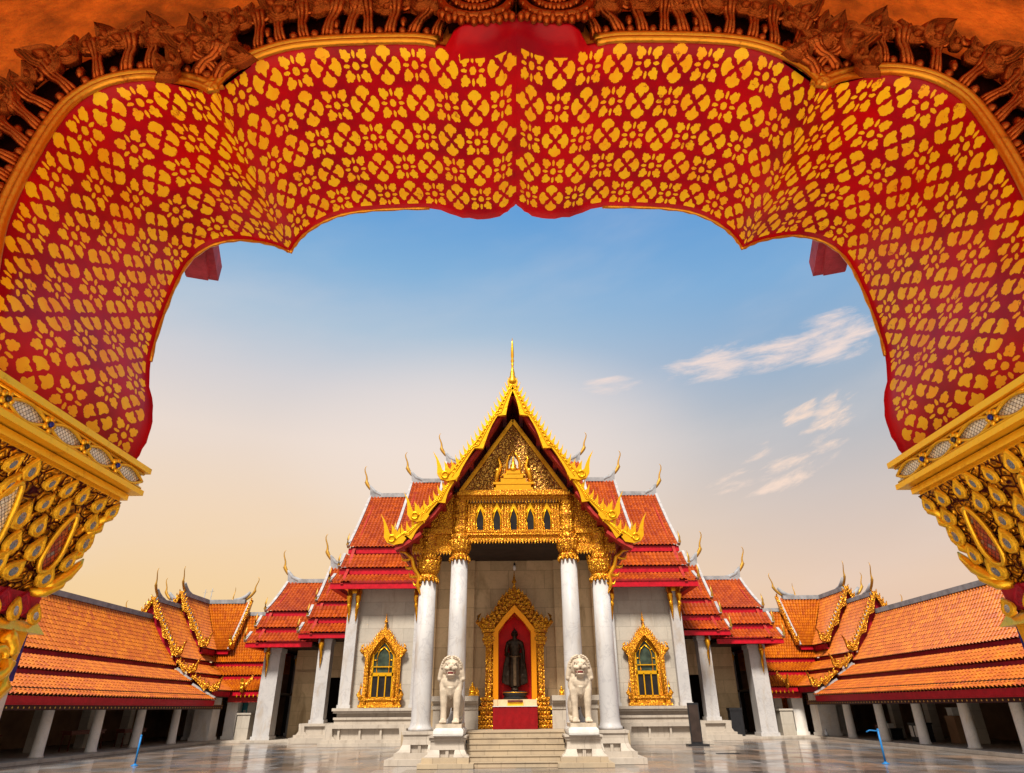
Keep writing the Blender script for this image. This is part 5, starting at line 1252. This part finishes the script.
b.tube([(.34, by, bz+2.18), (.43, by+.02, bz+1.80), (.45, by-.01, bz+1.50), (.46, by-.04, bz+1.24)], [.10, .09, .075, .055], 12)
b.ell((.465, by-.05, bz+1.15), (.045, .03, .08))
for k in range(4): b.tube([(.435+k*.022, by-.05, bz+1.10), (.435+k*.022, by-.06, bz+(1.0, .98, .985, 1.01)[k])], [.012, .009], 6)
b.tube([(.43, by-.07, bz+1.16), (.42, by-.09, bz+1.08)], [.014, .010], 6)
b.ell((0, by-.01, bz+2.57), (.140, .155, .18)); b.ell((0, by+.01, bz+2.76), (.075, .08, .06)); b.tube([(0, by+.01, bz+2.80), (0, by+.01, bz+2.93)], [.035, .006], 8)
b.ell((0, by-.165, bz+2.56), (.022, .03, .045), nu=8, nv=6); b.ell((0, by-.15, bz+2.48), (.045, .02, .014), nu=8, nv=6)
for s in (-1, 1): b.ell((s*.055, by-.145, bz+2.60), (.035, .016, .012), nu=8, nv=6)
b.bx(-.24, .24, by-.175, by-.10, bz+1.52, bz+1.58)
b.bx(-.05, .05, by-.175, by-.10, bz+.22, bz+1.5)
for s in (-1, 1): b.ell((s*.30, by, bz+2.17), (.12, .12, .12)); b.ell((s*.13, by-.10, bz+2.02), (.13, .08, .10))
b.tube([(0, by, bz+2.25), (0, by-.01, bz+2.50)], [.12, .095], 12)
remeshed(b, 'body', 'bronze', B, .016, 1)
h = MB(); h.tube([(-.26, by-.15, bz+1.55), (-.12, by-.19, bz+1.54), (.12, by-.19, bz+1.54), (.26, by-.15, bz+1.55)], .035, 8); h.bx(-.07, .07, by-.19, by-.15, bz+.24, bz+1.52); h.build('sash', 'bronze_light', B)
h = MB()
for i in range(7):
    for k in range(14):
        a = 2*pi*k/14+(i % 2)*.22; zz = .30+i*.21; r = cos(zz-.3)
        x, y, z = .146*cos(zz)*cos(a), .162*cos(zz)*sin(a), .190*sin(zz)
        if y < -.09 and z < .10: continue
        h.ell((x, by-.005+y, bz+2.57+z), (.022, .022, .022), nu=6, nv=4)
h.build('hair', 'black_paint', B)
p = MB(); p.lathe([(.52, 0), (.56, .06), (.50, .12), (.54, .18), (.60, .28), (.54, .34), (.46, .36)], (0, by, 2.362), 32, lotus_mod(16, .05)); p.build('lotus_base', 'black_paint', B)
p = MB(); p.lathe([(.60, 0), (.61, .02), (.60, .035)], (0, by, 2.640), 32); p.build('gilt_rim', 'gold', B)

# altar cloth in front of the niche
A = thing('altar_table', 'low altar draped in plain red cloth below the bronze statue', 'altar', (0, 32.7, 1.14))
c = MB(); nx, nz = 40, 10; vs = []
for j in range(nz+1):
    for i in range(nx+1):
        x = -1.02+2.04*i/nx; z = 1.150+.90*j/nz; vs.append((x, 32.42-.018*sin(i*.9+.5*sin(j))*(1-j/nz)-.02*(1-j/nz), z))
c.add(vs, [(j*(nx+1)+i, j*(nx+1)+i+1, (j+1)*(nx+1)+i+1, (j+1)*(nx+1)+i) for j in range(nz) for i in range(nx)], True)
c.bx(-1.02, 1.02, 32.42, 33.1, 1.15, 2.055); c.build('cloth', 'red_cloth', A)
h = MB(); h.bx(-1.035, 1.035, 32.39, 33.1, 2.056, 2.085); h.build('top_edge', 'white_paint', A)
Y_ = MB(); Y_.bx(-.36, .38, 33.06, 33.12, 2.09, 2.24); Y_.bx(-.36, .38, 33.06, 33.6, 2.362, 2.375) if False else None
tag(Y_.build('yellow_cloth', 'yellow_cloth'), 'folded yellow cloth strip between red altar and bronze statue', 'cloth')
bx_ = MB(); bx_.bx(-.35, .36, 33.02, 33.14, 2.245, 2.33); bx_.bx(-.30, .31, 32.99, 33.03, 2.26, 2.315); tag(bx_.build('offering_box', 'wood'), 'small dark wooden box above the yellow altar cloth', 'box')
def figurine(x, y, z, h, label):
    f = thing('gilt_figurine', label, 'figurine', (x, y, z)); m = MB()
    m.lathe([(.30*h, 0), (.32*h, .05*h), (.22*h, .12*h), (.28*h, .18*h)], (x, y, z), 16); m.build('base', 'gold', f)
    m = MB(); m.ell((x, y, z+.26*h), (.30*h, .2*h, .10*h)); m.tube([(x, y, z+.25*h), (x, y, z+.50*h), (x, y, z+.66*h), (x, y, z+.72*h)], [.17*h, .15*h, .17*h, .06*h], 12)
    for s in (-1, 1): m.tube([(x+s*.16*h, y, z+.62*h), (x+s*.22*h, y-.03*h, z+.42*h), (x+s*.08*h, y-.16*h, z+.32*h)], [.055*h, .05*h, .04*h], 8)
    m.ell((x, y, z+.80*h), (.085*h, .09*h, .11*h)); m.tube([(x, y, z+.88*h), (x, y, z+h)], [.05*h, .005*h], 8)
    remeshed(m, 'body', 'gold', f, .02*h, 1)
figurine(-2.02, 33.1, 2.52, .62, 'gilt seated figurine on the marble rail left of the niche')
figurine(-1.80, 33.05, 2.52, .40, 'tiny gilt figurine on the rail touching the niche frame at left')
figurine(2.2, 33.1, 2.52, .42, 'small gilt figurine on the marble rail right of the niche')

# ================================================================== SMALL THINGS IN THE COURTYARD
bd = thing('notice_stand', 'tall black notice board on a flat foot before the right plinth', 'notice board', (10.45, 41.6, 0))
m = MB(); m.bx(10.12, 10.76, 41.55, 41.68, .09, 2.2); m.build('board', 'black_paint', bd)
m = MB(); m.bx(9.85, 11.05, 41.25, 41.95, .004, .09); m.build('foot', 'black_paint', bd)
m = MB(); m.bx(10.17, 10.71, 41.535, 41.55, .2, 2.1); m.build('face', 'dark', bd)
for (x, y, hh, lab, arm) in ((-15.6, 30, 1.08, 'slim blue post standing on the paving before the left gallery', 0), (14.1, 28, 1.15, 'slim blue post with short side arm before the right gallery', 1)):
    p = thing('barrier_post', lab, 'post', (x, y, 0)); m = MB(); m.tube([(x, y, .05), (x, y, hh)], .036, 12); m.ell((x, y, hh), (.045, .045, .04)); m.build('post', 'blue_paint', p)
    m = MB(); m.lathe([(.14, .004), (.14, .02), (.06, .05), (.045, .08)], (x, y, 0), 20); m.build('foot', 'blue_paint', p)
    if arm: m = MB(); m.tube([(x, y, hh-.05), (x-.3, y+.05, hh-.02), (x-.42, y+.1, hh-.08)], .024, 8); m.build('arm', 'blue_paint', p)
for (x, y, w_, lab) in ((8.85, 35, .45, 'short dark drain grate in the paving right of the steps'), (10.1, 34.6, 1.1, 'long dark drain grate in the paving before the black notice board')):
    m = MB(); m.bx(x-w_/2, x+w_/2, y-.22, y+.22, .003, .012)
    for k in range(int(w_/.09)): m.bx(x-w_/2+.02+k*.09, x-w_/2+.06+k*.09, y-.2, y+.2, .012, .02)
    tag(m.build('drain_grate', 'black_paint'), lab, 'drain')
# teal doors/panels in the far left corner
for (x0, x1, y, z1, lab) in ((-20.3, -19.85, 52.6, 2.5, 'teal door panel with a white sign between pillars in the left corner'), (-23.6, -22.6, 52.2, 2.2, 'plain teal panel in the shade behind the left corner pillar')):
    d = thing('teal_panel', lab, 'panel', ((x0+x1)/2, y, .15)); m = MB(); m.bx(x0-.5, x1+.3, y, y+.08, .16, z1); m.build('board', 'teal', d)
    if y > 52.4: m = MB(); m.bx(-20.18, -19.98, y-.015, y-.002, 1.75, 2.0); m.build('sign', 'white_paint', d)
def bench(x, y, L_, h, label, mt='wood', legm=None):
    t = thing('bench', label, 'bench', (x, y, .15)); m = MB(); m.bx(x-.28, x+.28, y-L_/2, y+L_/2, .15+h-.07, .15+h); m.bx(x-.24, x+.24, y-L_/2+.1, y+L_/2-.1, .15+h-.2, .15+h-.071); m.build('seat', mt, t)
    for sy in (-1, 1):
        for sx in (-1, 1):
            l = MB(); yy = y+sy*(L_/2-.15); l.tube([(x+sx*.22, yy, .152), (x+sx*.20, yy, .15+h*.5), (x+sx*.22, yy, .15+h-.2)], [.05, .035, .05], 8); l.build('leg', legm or mt, t)
bench(-23.2, 30.6, 3.0, .95, 'long brown table with pale legs between the nearest left columns', 'wood', 'white_paint')
bench(-23.4, 39.0, 3.2, .95, 'long brown table in shade between middle columns of left gallery')
bench(-23.2, 43.4, 2.6, .9, 'brown table between the two farthest columns of left gallery')
bench(23.4, 31.8, 1.0, .85, 'small white table between the nearest right gallery columns', 'white_paint')
def crate(x, y, w_, d, h, z, mt, label, nm='box', cat='box', lid=None):
    t = thing(nm, label, cat, (x, y, z)); m = MB(); m.bx(x-w_/2, x+w_/2, y-d/2, y+d/2, z, z+h*.9); m.build('body', mt, t); m = MB(); m.bx(x-w_/2-.03, x+w_/2+.03, y-d/2-.03, y+d/2+.03, z+h*.9, z+h); m.build('lid', lid or mt, t)
crate(22.9, 40.6, .8, .9, .95, .155, 'black_paint', 'black cabinet with two pale notices beside a right gallery column', 'cabinet', 'cabinet')
for dy in (-.22, .22): 
    m = MB(); m.bx(22.47, 22.485, 40.6+dy-.15, 40.6+dy+.15, .4, .95); m.build('notice', 'white_paint', bpy.data.objects['cabinet'])
crate(22.8, 43.8, .7, 1.5, .6, .155, 'black_paint', 'low black trunk standing behind the far right gallery column', 'trunk', 'trunk')
crate(22.7, 44.3, .4, .4, .35, .757, 'teal', 'small teal box on the black trunk in right gallery')
crate(22.7, 43.5, .35, .35, .25, .757, 'white_paint', 'small white box on the black trunk in right gallery')
crate(22.9, 45.2, .3, .3, .75, .155, 'wood', 'narrow brown wooden bin beside the farthest right gallery column', 'bin', 'bin')
crate(24.0, 38.9, .7, .8, 1.3, .155, 'plaster', 'tan cupboard in shade behind the right gallery columns', 'cupboard', 'cupboard')
crate(24.0, 38.9, .5, .5, .4, 1.457, 'white_paint', 'white carton on top of the tan cupboard in right gallery')
crate(15.6, 50.5, .85, .6, 1.75, .157, 'black_paint', 'grey-black steel locker inside the right side hall', 'locker', 'locker')
crate(13.9, 52.4, 1.1, .6, .85, .157, 'wood', 'dark low sideboard inside the right side hall', 'sideboard', 'sideboard')
pl_ = thing('potted_plant', 'leafy potted plant beside the steel locker in right side hall', 'plant', (14.75, 50.6, .155))
m = MB(); m.lathe([(.18, 0), (.24, .3), (.26, .36), (.2, .37)], (14.75, 50.6, .157), 18); m.build('pot', 'plaster', pl_)
lf_m = simple('leaf_green', (.06, .12, .03), .5); m = MB(); rnd = random.Random(2)
for k in range(60):
    a = rnd.random()*6.28; r = .1+.25*rnd.random(); z = .5+.5*rnd.random(); c0_ = Vector((14.75+r*cos(a), 50.6+r*sin(a), .157+z)); d = Vector((cos(a), sin(a), .4))*.09; e = Vector((-sin(a), cos(a), .2))*.035
    m.add([c0_-d, c0_+e, c0_+d, c0_-e], [(0, 1, 2, 3)])
m.build('foliage', lf_m, pl_)
cone = thing('traffic_cone', 'small grey cone on the pavement edge at right corner pillar', 'cone', (20.6, 48.6, .15))
m = MB(); m.lathe([(.13, .04), (.10, .15), (.05, .42), (.03, .48)], (20.9, 48.4, .152), 16); m.build('body', 'ridge', cone)
m = MB(); m.bx(20.7, 21.1, 48.2, 48.6, .154, .19); m.build('foot', 'black_paint', cone)
for (x, y, h_, lab) in ((-37.7, 80, 15.2, 'thin grey antenna mast behind the left gallery corner, nearer the gable finial'), (-36.9, 80, 15.3, 'thin grey antenna mast behind the left gallery corner, nearer the temple')):
    t = thing('antenna_mast', lab, 'antenna', (x, y, 0)); m = MB(); m.tube([(x, y, 0), (x, y, h_)], .045, 6); m.build('pole', 'ridge', t)
    m = MB(); m.bx(x-.3, x+.3, y-.3, y+.3, .004, .2); m.build('foot', 'ridge', t)
    m = MB(); m.tube([(x-.25, y, h_-.4), (x+.25, y, h_-.3)], .02, 6); m.build('crossbar', 'ridge', t)
